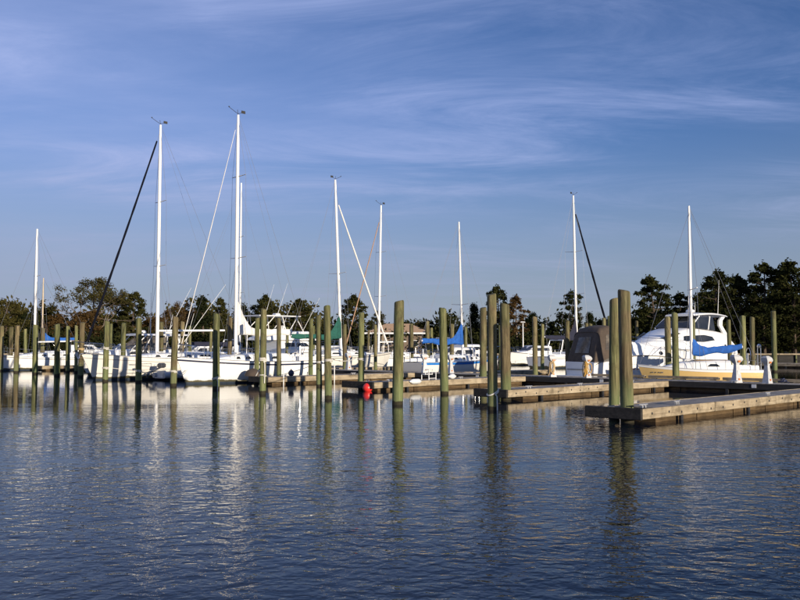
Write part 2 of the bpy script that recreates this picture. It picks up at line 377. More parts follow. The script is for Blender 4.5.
# ------------------------------------------------------------------ trees
def leaf_cards(mb, c, r, n, size, rr, flat=.8):
    for _ in range(n):
        p = Vector((rr.gauss(0, .46), rr.gauss(0, .46), rr.gauss(0, .46)))
        if p.length > 1.5: p *= .6
        q = Vector(c)+Vector((p.x*r, p.y*r, p.z*r*flat))
        a = Vector((rr.gauss(0, 1), rr.gauss(0, 1), rr.gauss(0, .8))).normalized(); bb = a.orthogonal().normalized()
        bb = Matrix.Rotation(rr.uniform(0, 6.28), 3, a) @ bb; cc = a.cross(bb); s = size*rr.uniform(.6, 1.25)
        k = rr.uniform(.35, .6)
        mb.add([q-bb*s, q+cc*s*k, q+bb*s, q-cc*s*k], [(0, 1, 2, 3)])
def make_tree(seed, H, kind):
    rr = random.Random(seed); tr = MB(); cr = MB()
    lean = Vector((rr.uniform(-.05, .05), rr.uniform(-.05, .05), 0))*H
    top = lambda f: Vector((lean.x*f*f+.12*math.sin(f*5+seed), lean.y*f*f+.12*math.cos(f*4+seed), H*f))
    r0 = .020*H if kind != 'decid' else .017*H
    tr.tube([top(i/8)-Vector((0, 0, .5 if i == 0 else 0)) for i in range(9)], [r0*(1.15-i/8) for i in range(9)], 7)
    if kind == 'pine':
        nl = 30; lo, hi = .28, .99
        for i in range(nl):
            f = lo+(hi-lo)*(i+rr.uniform(-.4, .4))/nl; f = min(f, .985)
            env = math.sin(math.pi*min(1, max(.05, (f-lo+.14)/(1.12-lo))))**.75
            a = i*2.4+rr.uniform(-.6, .6); ln = H*.24*env*rr.uniform(.55, 1.2)
            b0 = top(f); tip = b0+Vector((math.cos(a)*ln, math.sin(a)*ln, ln*rr.uniform(.0, .5)))
            md = b0.lerp(tip, .55)-Vector((0, 0, ln*.08))
            tr.tube([b0, md, tip], [.006*H*(1.15-f)+.02, .004*H*(1.15-f)+.015, .012], 5, False)
            for k in range(rr.randint(2, 4)):
                ff = rr.uniform(.5, 1.05); q = b0.lerp(tip, ff)+Vector((rr.uniform(-.5, .5), rr.uniform(-.5, .5), rr.uniform(-.1, .5)))*(.065*H)
                tr.tube([b0.lerp(tip, ff*.7), q], [.02, .008], 4, False)
                leaf_cards(cr, q, .052*H*rr.uniform(.65, 1.3), 50, .021*H, rr, .62)
        leaf_cards(cr, top(1.0), .05*H, 60, .021*H, rr, 1.1)
    elif kind == 'round':
        nl = 34
        for i in range(nl):
            f = rr.uniform(.18, .97); env = math.sin(math.pi*min(1, (f-.02)/1.05))**.6
            a = i*2.4+rr.uniform(-.5, .5); ln = H*.30*env*rr.uniform(.4, 1.12)
            b0 = top(max(.12, f-.15)); tip = Vector((math.cos(a)*ln+top(f).x, math.sin(a)*ln+top(f).y, H*f))
            tr.tube([b0, b0.lerp(tip, .5)+Vector((0, 0, .1)), tip], [.05, .03, .012], 5, False)
            for k in range(2):
                q = b0.lerp(tip, rr.uniform(.75, 1.08))+Vector((rr.uniform(-.5, .5), rr.uniform(-.5, .5), rr.uniform(-.3, .4)))*(.07*H)
                leaf_cards(cr, q, .085*H*rr.uniform(.7, 1.2), 70, .024*H, rr, .85)
    elif kind == 'cedar':
        for i in range(62):
            f = rr.uniform(.06, 1.0); rad = H*.20*(1.08-f)**.65*rr.uniform(.35, 1.05); a = rr.uniform(0, 6.28)
            q = top(f)+Vector((math.cos(a)*rad, math.sin(a)*rad, rr.uniform(-.2, .3)))
            tr.tube([top(max(.03, f-.08)), q], [.03, .008], 4, False)
            leaf_cards(cr, q, .065*H*rr.uniform(.7, 1.25), 64, .02*H, rr, 1.15)
    elif kind == 'decid':
        # early spring: many bare limbs and twigs, thin young leaves
        def grow(p, d, ln, r, dep):
            mid = p+d*ln*.5+Vector((rr.uniform(-1, 1), rr.uniform(-1, 1), 0))*ln*.05; e = p+d*ln
            tr.tube([p, mid, e], [r, r*.8, r*.62], 5 if dep < 3 else 4, False)
            if dep >= 5:
                leaf_cards(cr, e, .055*H, 30, .0125*H, rr, .9)
                return
            for k in range(3 if dep < 4 else 2):
                nd_ = (d+Vector((rr.gauss(0, .5), rr.gauss(0, .5), rr.gauss(.10, .28)))).normalized()
                grow(e, nd_, ln*rr.uniform(.66, .86), r*.6, dep+1)
        for k in range(4):
            a = k*1.57+rr.uniform(-.4, .4); grow(top(.24+.05*k), Vector((math.cos(a)*.75, math.sin(a)*.75, .85)).normalized(), H*.20, r0*.55, 1)
        grow(top(.5), Vector((0, 0, 1)), H*.17, r0*.5, 1)
    return tr, cr
PROTO = {}
def proto(key, seed, kind, leaf, bark='bark', H=12.0):
    tr, cr = make_tree(seed, H, kind)
    PROTO[key] = (tr.mesh('trunk', M[bark]), cr.mesh('crown', M[leaf], 0), H)
proto('pineA', 1, 'pine', 'pine'); proto('pineB', 2, 'pine', 'pine'); proto('pineR', 3, 'pine', 'rust', 'palebark')
proto('dpA', 4, 'pine', 'darkpine'); proto('dpB', 5, 'pine', 'darkpine'); proto('dpC', 15, 'pine', 'darkpine')
proto('olA', 7, 'round', 'olive'); proto('olB', 8, 'round', 'pine'); proto('ruA', 6, 'round', 'rust')
proto('drA', 18, 'round', 'darkpine'); proto('ceA', 9, 'cedar', 'cedar'); proto('ceB', 10, 'cedar', 'cedar')
proto('deA', 11, 'decid', 'olive', 'palebark'); proto('deB', 12, 'decid', 'rust', 'palebark')
def tree(key, px, topy, y, name, label, group, wide=1.0):
    tm, cm, H = PROTO[key]; p = at_depth(px, y, .9); h = (height_at(topy, y)-.9)*.955
    t = thing(name, label, 'tree', p, rnd.uniform(0, 6.28), group); s = h/H
    t.scale = (s*wide, s*wide, s)
    link('trunk', tm, t); link('crown', cm, t)
    return t
TL, TR = 'trees along the far left shore', 'dark pines along the far right shore'
TREES = [
 ('ruA', -14, 306, 140, 'broadleaf_tree', 'rusty broadleaf tree cut by the left picture edge', TL, 1.2),
 ('olA', 6, 299, 136, 'broadleaf_tree', 'tallest olive tree at the left edge behind the leftmost piles', TL, 1.1),
 ('ceA', 24, 312, 138, 'cedar_tree', 'low dark cedar left of the leftmost white mast', TL, 1.5),
 ('drA', 40, 305, 143, 'broadleaf_tree', 'dark round tree directly behind the leftmost white mast', TL, 1.0),
 ('ruA', 58, 312, 139, 'broadleaf_tree', 'short rusty tree between the leftmost mast and the bare spring tree', TL, 1.3),
 ('deA', 92, 279, 141, 'spring_tree', 'wide half-bare brown spring tree crossed by the dark furled sail', TL, 1.25),
 ('ruA', 84, 308, 137, 'broadleaf_tree', 'rusty undergrowth tree at the foot of the half-bare spring tree', TL, 1.4),
 ('olB', 115, 309, 145, 'broadleaf_tree', 'brown-green tree right under the half-bare spring tree', TL, 1.2),
 ('pineA', 133, 291, 141, 'pine_tree', 'clumpy pine just left of the tall mast with the dark furled sail', TL, 1.0),
 ('ruA', 151, 315, 142, 'broadleaf_tree', 'low rusty tree behind the mast with the dark furled sail', TL, 1.2),
 ('deB', 178, 303, 138, 'spring_tree', 'leaning thin-leaved tree right of the mast with the dark furled sail', TL, 1.1),
 ('ceA', 202, 296, 134, 'cedar_tree', 'dense dark cedar left of the tallest mast', TL, 1.25),
 ('pineB', 219, 297, 140, 'pine_tree', 'pine close behind the tallest mast', TL, .8),
 ('ceB', 190, 313, 141, 'cedar_tree', 'low dark cedar between the leaning tree and the dense cedar', TL, 1.4),
 ('drA', 246, 303, 142, 'broadleaf_tree', 'dark tree just right of the tallest mast', TL, 1.0),
 ('pineA', 268, 294, 139, 'pine_tree', 'pine above the flybridge boat with the white tower top', TL, 1.0),
 ('pineB', 301, 298, 137, 'pine_tree', 'sunlit olive-brown pine left of the green sail cover mast', TL, 1.15),
 ('ruA', 283, 322, 141, 'broadleaf_tree', 'rusty low tree behind the flybridge boat with the tower', TL, 1.3),
 ('olB', 325, 322, 141, 'broadleaf_tree', 'low brown-green tree behind the green sail cover', TL, 1.3),
 ('pineA', 357, 294, 138, 'pine_tree', 'broad pine between the green-covered mast and the brown-furled mast', TL, 1.15),
 ('pineB', 377, 310, 146, 'pine_tree', 'smaller pine behind the brown-furled mast', TL, .95),
 ('drA', 404, 320, 147, 'broadleaf_tree', 'low dark tree behind the tan-roofed building', TL, 1.4),
 ('drA', 427, 320, 150, 'broadleaf_tree', 'low dark round tree right of the tan-roofed building', TL, 1.3),
 ('deB', 419, 322, 158, 'spring_tree', 'faint bare tree far behind the tan-roofed building', TL, 1.0),
 ('drA', 450, 326, 149, 'broadleaf_tree', 'low dark tree behind the boat with the blue sail cover', TL, 1.3),
 ('ceB', 474, 303, 140, 'cedar_tree', 'narrow dark cedar left of the tall middle pine', TR, 1.0),
 ('dpA', 499, 285, 136, 'pine_tree', 'tall middle pine behind the two thickest centre piles', TR, 1.0),
 ('pineR', 517, 295, 134, 'pine_tree', 'rust-brown sunlit pine at the right shoulder of the tall middle pine', TR, .9),
 ('ceA', 490, 318, 139, 'cedar_tree', 'low cedar at the foot of the tall middle pine', TR, 1.5),
 ('ceB', 533, 312, 139, 'cedar_tree', 'small pointed cedar right of the rust-brown pine', TR, 1.2),
 ('ceA', 553, 322, 143, 'cedar_tree', 'lowest cedar in the gap left of the lone round pine', TR, 1.5),
 ('dpB', 573, 290, 137, 'pine_tree', 'lone round pine behind the mast left of the canvas-topped cruiser', TR, 1.0),
 ('ceB', 590, 312, 141, 'cedar_tree', 'pointed cedar right of the lone round pine', TR, 1.1),
 ('drA', 609, 318, 144, 'broadleaf_tree', 'low dark tree behind the canvas-topped cruiser', TR, 1.5),
 ('dpC', 655, 275, 136, 'pine_tree', 'open-crowned pine above the white hardtop cruiser', TR, 1.15),
 ('drA', 632, 316, 141, 'broadleaf_tree', 'low dark tree between the near pile pair and the hardtop cruiser', TR, 1.4),
 ('dpB', 681, 292, 143, 'pine_tree', 'shorter pine right behind the rightmost mast', TR, 1.1),
 ('dpA', 716, 270, 135, 'pine_tree', 'full-crowned pine just right of the rightmost mast', TR, 1.25),
 ('dpC', 741, 274, 139, 'pine_tree', 'pine with sky gaps between the full-crowned pine and the tallest pines', TR, 1.1),
 ('dpB', 768, 262, 134, 'pine_tree', 'tall pine second from the right edge', TR, 1.2),
 ('dpA', 795, 260, 132, 'pine_tree', 'tallest pine at the right edge', TR, 1.2),
 ('dpC', 826, 258, 134, 'pine_tree', 'tall pine cut by the right picture edge', TR, 1.2),
 ('drA', 700, 318, 138, 'broadleaf_tree', 'low dark tree behind the stern of the hardtop cruiser', TR, 1.6),
 ('drA', 734, 308, 134, 'broadleaf_tree', 'low dark tree under the pine with sky gaps', TR, 1.6),
 ('drA', 764, 304, 131, 'broadleaf_tree', 'dark understorey tree under the tall pine second from the right', TR, 1.6),
 ('drA', 796, 304, 130, 'broadleaf_tree', 'dark understorey tree in the bottom of the right edge woodland', TR, 1.6),
]
for a in TREES: tree(*a)
# undergrowth and far wood that read as one mass
ub = MB(); rr = random.Random(77)
for i in range(620):
    px = rr.uniform(-60, 860); y = rr.uniform(130, 152)
    hh = (2.9 if px < 380 else 2.6)+rr.uniform(-.8, 1.2)+(1.3 if px > 600 else 0)
    p = at_depth(px, y, .8)
    for k in range(3): leaf_cards(ub, (p.x+rr.uniform(-1.2, 1.2), y+rr.uniform(-1, 1), .8+hh*(k+.5)/3), 1.15, 26, .30, rr, .9)
tag(ub.build('undergrowth', M['darkpine'], smooth=0), 'dark undergrowth thicket along the far shore', 'undergrowth', kind='stuff')
def wood(name, label, px0, px1, n, hfun, mat):
    fb = MB()
    for i in range(n):
        px = rr.uniform(px0, px1); y = rr.uniform(158, 176); hh = hfun(px)*rr.uniform(.72, 1.12); p = at_depth(px, y, .8); lv = max(3, int(hh/1.4))
        for k in range(lv): leaf_cards(fb, (p.x+rr.uniform(-1.4, 1.4), y+rr.uniform(-1, 1), .8+hh*(k+.5)/lv), 1.5, 17, .42, rr, .9)
    tag(fb.build(name, M[mat], smooth=0), label, 'woodland', kind='stuff')
wood('far_wood', 'rusty far wood showing low between the left shore trees', -90, 330, 430, lambda p: 8.0+1.3*math.sin(p*.07)+.8*math.sin(p*.19), 'olive')
wood('far_wood', 'low dark far wood behind the centre boats', 320, 640, 240, lambda p: 5.8+.9*math.sin(p*.06)+.6*math.sin(p*.17), 'darkpine')
wood('far_wood', 'tall dark far wood filling in behind the right shore pines', 625, 900, 420, lambda p: min(11.5, 6.0+(p-625)*.055)+1.2*math.sin(p*.09), 'darkpine')

# ------------------------------------------------------------------ floating docks
DZ = .39
def cleat_mesh():
    mb = MB(); mb.box((-.05, 0, .03), (.04, .05, .06), bev=.008); mb.box((.05, 0, .03), (.04, .05, .06), bev=.008)
    mb.tube([(-.15, 0, .075), (-.08, 0, .068), (.08, 0, .068), (.15, 0, .075)], [.012, .02, .02, .012], 6)
    return mb.mesh('cleat', M['alu'])
CLEAT = cleat_mesh()
bm_ = MB(); bm_.lathe([(.0, -.02), (.034, -.018), (.034, .006), (.02, .012)], 8)
BOLT = bm_.mesh('bolt', M['black'])
def dock(name, label, org, rz, L, W, end='x0', well=None, beam=0.0, cleats=(), struts=4.2, plates=(), dark_front=False, kerb=None, bolts_upto=0, x_end_fascia=True):
    """deck from local x 0..L, y 0..W, top at DZ; the near long side is y=0; the free end is x=0"""
    t = thing(name, label, 'dock', (org.x, org.y, 0), rz, 'floating docks of the marina')
    rr = random.Random(len(label)*13+int(L*7)); mb = MB(); x = .06
    while x < L-.08:
        wd = .138
        inwell = well and well[0] < x+wd and x < well[1]
        y0, y1 = .045, W-.045
        if inwell: y0 = well[2]
        if y1-y0 > .12:
            mb.box((x+wd/2, (y0+y1)/2, DZ-.02+rr.uniform(-.004, .003)), (wd-.008, y1-y0+rr.uniform(-.008, .008), .04), bev=.006)
        x += wd
    tag(mb.build('deck_planks', M['plank'], t), kind='stuff')
    # long side timbers in lengths
    for side, yy in (('near', -.02), ('far', W+.02)):
        x = 0.0
        while x < L-.3:
            ln = min(rr.uniform(3.4, 4.4), L-x)
            if L-x-ln < 1: ln = L-x
            mb = MB(); mb.box((ln/2, 0, 0), (ln-.012, .085, .265), bev=.012)
            o = mb.build('fascia_board', M['dark_fascia' if dark_front and side == 'near' else 'fascia'], t); o.location = (x, yy+rr.uniform(-.006, .006), DZ-.125+rr.uniform(-.004, .004))
            if side == 'near':
                k = .5
                while k < ln-.1:
                    if x+k < bolts_upto:
                        bo = link('bolt', BOLT, o); bo.location = (k, -.043, rr.choice((-.04, .0, .035))); bo.rotation_euler = (R(90), 0, 0)
                    k += rr.uniform(.55, .95)
            x += ln
    # stained floats, set back
    x = well[1]+.15 if well else .35
    while x < L-.4:
        ln = min(2.3, L-x-.1); mb = MB(); mb.box((ln/2, 0, 0), (ln-.05, W-.22, .62), bev=.03)
        o = mb.build('float', M['float'], t); o.location = (x, W/2, -.10); x += 2.3
    x = 2.1
    while struts and x < L-.5:
        for yy in (-.02, W+.02):
            mb = MB(); mb.box((0, 0, 0), (.12, .07, .55), bev=.01)
            o = mb.build('strut', M['black'], t); o.location = (x, yy+(.045 if yy < 0 else -.045)*.0, -.065)
        x += struts
    # end beam, dark, reaching past the far side to hold the guide pile
    mb = MB(); mb.box((0, (W+beam)/2, 0), (.10, W+beam+.16, .30), bev=.015)
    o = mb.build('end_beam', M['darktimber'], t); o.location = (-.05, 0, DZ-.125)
    if beam:
        mb = MB(); mb.box((.45, W+beam/2+.06, 0), (.9, .10, .16), bev=.01); mb.box((.86, W+beam/2+.1, 0), (.10, beam-.02, .16), bev=.01)
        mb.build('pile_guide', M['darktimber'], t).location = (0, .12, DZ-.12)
    for k, (cx_, cy_) in enumerate(cleats):
        o = link('cleat', CLEAT, t); o.location = (cx_, cy_, DZ+.003); o.rotation_euler = (0, 0, rr.uniform(-.1, .1)); o.scale = (1.25, 1.25, 1.25)
    for px_ in plates:
        mb = MB(); mb.box((0, 0, 0), (.20, .012, .15), bev=.003)
        mb.build('number_plate', M['plastic'], t).location = (px_, -.072, DZ-.10)
    if kerb:
        x = kerb[0]
        while x < kerb[1]:
            mb = MB(); mb.box((1.9, 0, .10), (3.6, .15, .13), bev=.012)
            for kx in (.4, 1.9, 3.4): mb.box((kx, 0, .02), (.25, .13, .05))
            mb.build('kerb_timber', M['fascia'], t).location = (x, W-.12, DZ); x += 3.8
    return t
VM = 36.0
dock('finger_dock', 'nearest finger dock at right with two thick piles at its dark end', UV(-11.3, 19.4), HV, VM-19.4-.05, 1.2, well=(.06, .80, .95), beam=.30,
     cleats=((.45, .16), (2.3, .2), (8.3, .2), (1.0, 1.05)), bolts_upto=12)
dock('finger_dock', 'second finger dock from the right, its end under a shaded pile', UV(-19.5, 24.2), HV, VM-24.2-.05, 1.2, well=(.06, .95, .9), beam=.2, cleats=((1.6, .2), (5.0, .2), (9, .2)), bolts_upto=6)
dock('finger_dock', 'middle finger dock with the red buoy floating at its end', UV(-27.7, 25.1), HV, VM-25.1-.05, 1.2, beam=.75, cleats=((1.2, .2), (6, .2)))
dock('finger_dock', 'finger dock lying along the white sloop with the white sail cover', UV(-36.0, 25.3), HV, VM-25.3-.05, 1.2, beam=.3, cleats=((1.2, .2), (6, .2)))
dock('finger_dock', 'finger dock between the two tallest-masted sloops', UV(-44.2, 26.0), HV, VM-26-.05, 1.1, cleats=((1.2, .2),))
dock('finger_dock', 'finger dock hidden behind the cream sloop at left', UV(-52.4, 26.0), HV, VM-26-.05, 1.1, cleats=((1.2, .2),))
dock('finger_dock', 'finger dock right of the leftmost white sloop', UV(-68.8, 26.5), HV, VM-26.5-.05, 1.1, cleats=((1.2, .2),))
dock('main_dock', 'long main walkway running across behind the finger docks', UV(-86, VM), HU, 86, 2.1,
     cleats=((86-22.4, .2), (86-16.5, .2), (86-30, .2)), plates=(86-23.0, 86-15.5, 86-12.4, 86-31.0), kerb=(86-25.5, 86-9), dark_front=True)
dock('far_dock', 'distant walkway beyond the boats near the right edge', UV(-84, 80), HU, 60, 2.0, cleats=((20, .2),))
dock('far_finger_dock', 'far finger dock behind the small sailboat with blue sail cover', UV(-34.2, 38.2), HV, 9.5, 1.1)
dock('far_finger_dock', 'far finger dock behind the sloop with the green sail cover', UV(-47.6, 38.2), HV, 9.5, 1.1)

# ------------------------------------------------------------------ piles
PG = 'treated timber mooring piles'
def pile(px, topy, basey, wpx, label, uv=None, depth=None, lean=(0, 0), u=None, v=None):
    if uv: p = UV(*uv)
    elif u is not None: p = solve_v(px, u)
    elif v is not None: p = solve_u(px, v)
    elif depth: p = at_depth(px, depth)
    elif basey: p = ground(px, basey)
    else: p = at_depth(px, (3.55-CAMH)/((HORIZON-topy)/F))
    p.z = 0; h = height_at(topy, p.y); r = wpx*p.y/F/2
    r = min(max(r, .125), .19)
    rr = random.Random(int(px*31+topy)); mb = MB(); rings = []; n = 16
    zs = [-2.2, .0, .5, 1.1, 1.7, 2.3, h-.5, h-.07, h-.02, h]
    lx, ly = lean[0]+rr.uniform(-.07, .07), lean[1]+rr.uniform(-.07, .07)
    ph = [rr.uniform(0, 6.28) for _ in range(3)]
    for i, z in enumerate(zs):
        f = max(0, z)/h; rad = r*(1.04-.10*f)*(1+rr.uniform(-.012, .012))
        if i == 8: rad *= .95
        if i == 9: rad *= .80
        tilt = (math.cos(ph[2]), math.sin(ph[2]))
        rings.append([(lx*f+rad*math.cos(a)*(1+.02*math.sin(2*a+ph[0])), ly*f+rad*math.sin(a)*(1+.02*math.sin(3*a+ph[1])),
                       z+(.03*(math.cos(a)*tilt[0]+math.sin(a)*tilt[1]) if i >= 7 else 0)) for a in [2*math.pi*k/n for k in range(n)]])
    mb.loft(rings)
    o = mb.build('mooring_pile', M['pile']); o.location = p; o['rad'] = r
    return tag(o, label, 'pile', PG)
P = {}
def PL(key, *a, **k): P[key] = pile(*a, **k)
PL('a', 1, 326, 371, 4, 'leftmost pile, cut by the left picture edge')
PL('b', 10.3, 327, 369, 4.2, 'greyish pile second from the left edge')
PL('c', 16, 325.5, 372.5, 4.7, 'third pile from the left edge, just right of a thinner grey one')
PL('d', 25.3, 329, None, 3.4, 'short far pile behind the leftmost white sloop, left of its mast')
PL('e', 35, 325, 374, 5.4, 'green pile in front of the leftmost white mast')
PL('f', 41.7, 328, 369, 4.4, 'pile in front of the thin tan mast, dark below')
PL('g', 57, 324, 376, 5.4, 'green pile between the thin tan mast and the cream motor boat bow')
PL('h', 67.7, 326, None, 4.2, 'far pile above the bow of the express motor boat')
PL('i', 76, 325.5, None, 3, 'thin far pile hugging the left of the dark furled sail foot')
PL('j', 80.6, 322.5, 377, 5.4, 'pile at the foot of the dark furled sail')
PL('k', 105.2, 321, 381.5, 5.4, 'pile before the bow of the cream sloop, left of two at its hull')
PL('l', 110.5, 324, None, 2.6, 'thin far pile peeking right of the pile at the cream sloop bow')
PL('m', 123.5, 323, None, 4.8, 'far pile behind the cream sloop, between the two at its hull', u=-51.9)
PL('n', 138.5, 318.5, 382.3, 6, 'bright green pile before the cream sloop, left of its mast')
PL('o', 162, 322, None, 4.4, 'far pile just right of the mast with the dark furled sail', u=-50.5)
PL('p', 173.3, 316.5, 386, 6.2, 'green pile at the bow of the white sloop with the dark stripe')
PL('q', 182, 321.5, None, 4, 'far pile just right of the pile at the white sloop bow', u=-50.7)
PL('r', 189.5, 326, None, 3.2, 'smaller far pile over the foredeck of the white sloop')
PL('s', 210.5, 328, None, 3, 'small far pile just left of the pile at the white sloop middle')
PL('t', 216, 313.5, 389, 7, 'pile standing before the middle of the white sloop hull')
PL('u', 229.6, 318, None, 4.4, 'brown far pile touching the left of the tallest mast', u=-42.2)
PL('v', 257, 318, None, 5, 'shaded pile half hidden behind the rope-tied brown pile', u=-38.1)
PL('w', 262.5, 309, 394, 6.4, 'brown pile tied with white rope at the end of the sloop dock')
PL('x', 279, 318, None, 4.2, 'far pile behind the flybridge boat with the tower')
PL('y', 286.5, 327, None, 3, 'short far pile right of the flybridge tower supports')
PL('z', 310.5, 318.5, None, 4.4, 'far pile left of the close pair of centre-left piles')
PL('A', 313.6, 326, None, 3.2, 'short far pile against the left side of the pair of centre-left piles', u=-54.3)
PL('B', 319.2, 315, 386.5, 5.6, 'thinner left pile of the close centre-left pair')
PL('C', 328.4, 306, 399, 7.2, 'thick right pile of the close centre-left pair')
PL('D', 345, 324.5, None, 4.4, 'far pile touching the right of the green sail cover')
PL('E', 358, 312.5, None, 6.2, 'pile at the end of the middle finger dock beside the red buoy', uv=(-29.35, 25.85))
PL('F', 368, 330, None, 2.4, 'shortest far pile between the red buoy pile and the brown-furled mast')
PL('G', 375.5, 325, None, 3.4, 'far pile touching the foot of the brown-furled mast')
PL('H', 397.5, 301, 404.5, 10.3, 'thick pile standing alone at the picture centre')
PL('I', 411.7, 324, None, 4, 'far pile at the right end of the tan roof')
PL('J', 428, 321.5, None, 4.4, 'far pile left of the blue sail cover tip', u=-40.6)
PL('K', 431.6, 328, None, 3.2, 'shorter far pile just right of the one at the blue sail cover tip')
PL('L', 444.4, 308, 394, 8.2, 'pile crossing the middle of the blue sail cover')
PL('N', 451.5, 324, None, 4.4, 'far pile between the blue sail cover crossing pile and its mast')
PL('O', 465.3, 327, None, 3, 'thin far pile right beside the blue-covered mast')
PL('Q', 483.2, 307.5, None, 7, 'pile at the root of the middle finger dock', uv=(-29.1, 34.2))
PL('R', 492.8, 294, 410, 10, 'tall pile with white rope near its waterline, right of centre')
PL('S', 507, 304, None, 10, 'pile at the end of the second finger dock, half in shade', uv=(-19.95, 24.75))
PL('T', 501, 325, None, 2.4, 'thin far pile in the gap between the two thick centre-right piles')
PL('U', 536.3, 317, None, 5.2, 'leftmost of three piles behind the main walkway left of the canvas cruiser', uv=(-29.0, 38.6))
PL('V', 542.3, 324, None, 3.2, 'thin middle one of three piles left of the canvas cruiser')
PL('W', 548.7, 320, None, 4.8, 'rightmost of three piles left of the canvas cruiser', uv=(-28.9, 41.6))
PL('X', 588, 323, None, 2.6, 'left of two small far piles above the brown canvas top')
PL('Y', 591.3, 323.5, None, 2.6, 'right of two small far piles above the brown canvas top')
PL('Z', 605.4, 318, None, 4, 'orange-brown far pile left of the near pile pair', depth=60)
PL('aa', 609.8, 316, None, 4.6, 'far pile touching the left side of the near pile pair', depth=64)
PL('bb', 616.8, 299, None, 10.6, 'left and shorter pile of the near pair on the right dock', uv=(-12.95, 20.85))
PL('cc', 624.2, 290, None, 12.8, 'tallest and nearest pile, right one of the pair on the right dock', uv=(-11.95, 19.88))
PL('dd', 638, 321, None, 3.2, 'small far pile just right of the nearest pile pair', depth=64)
PL('ff', 669, 317, None, 6, 'orange-brown pile before the hardtop cruiser')
PL('gg', 675, 313, None, 6.6, 'grey-green pile before the hardtop cruiser, right of the orange-brown one', v=38.45)
PL('hh', 694, 319, None, 3.6, 'pile seen just right of the rightmost mast', depth=52)
PL('ii', 730.7, 320, None, 3.4, 'dim far pile against the dark trees right of the hardtop cruiser')
PL('jj', 743.8, 316, None, 5.8, 'left one of two piles behind the stern of the yellow sailboat', depth=46.5)
PL('kk', 752.6, 317, None, 4.6, 'right one of two piles behind the stern of the yellow sailboat')
PL('ll', 774.8, 311, 372, 7, 'rightmost pile, thick, against the dark woods')

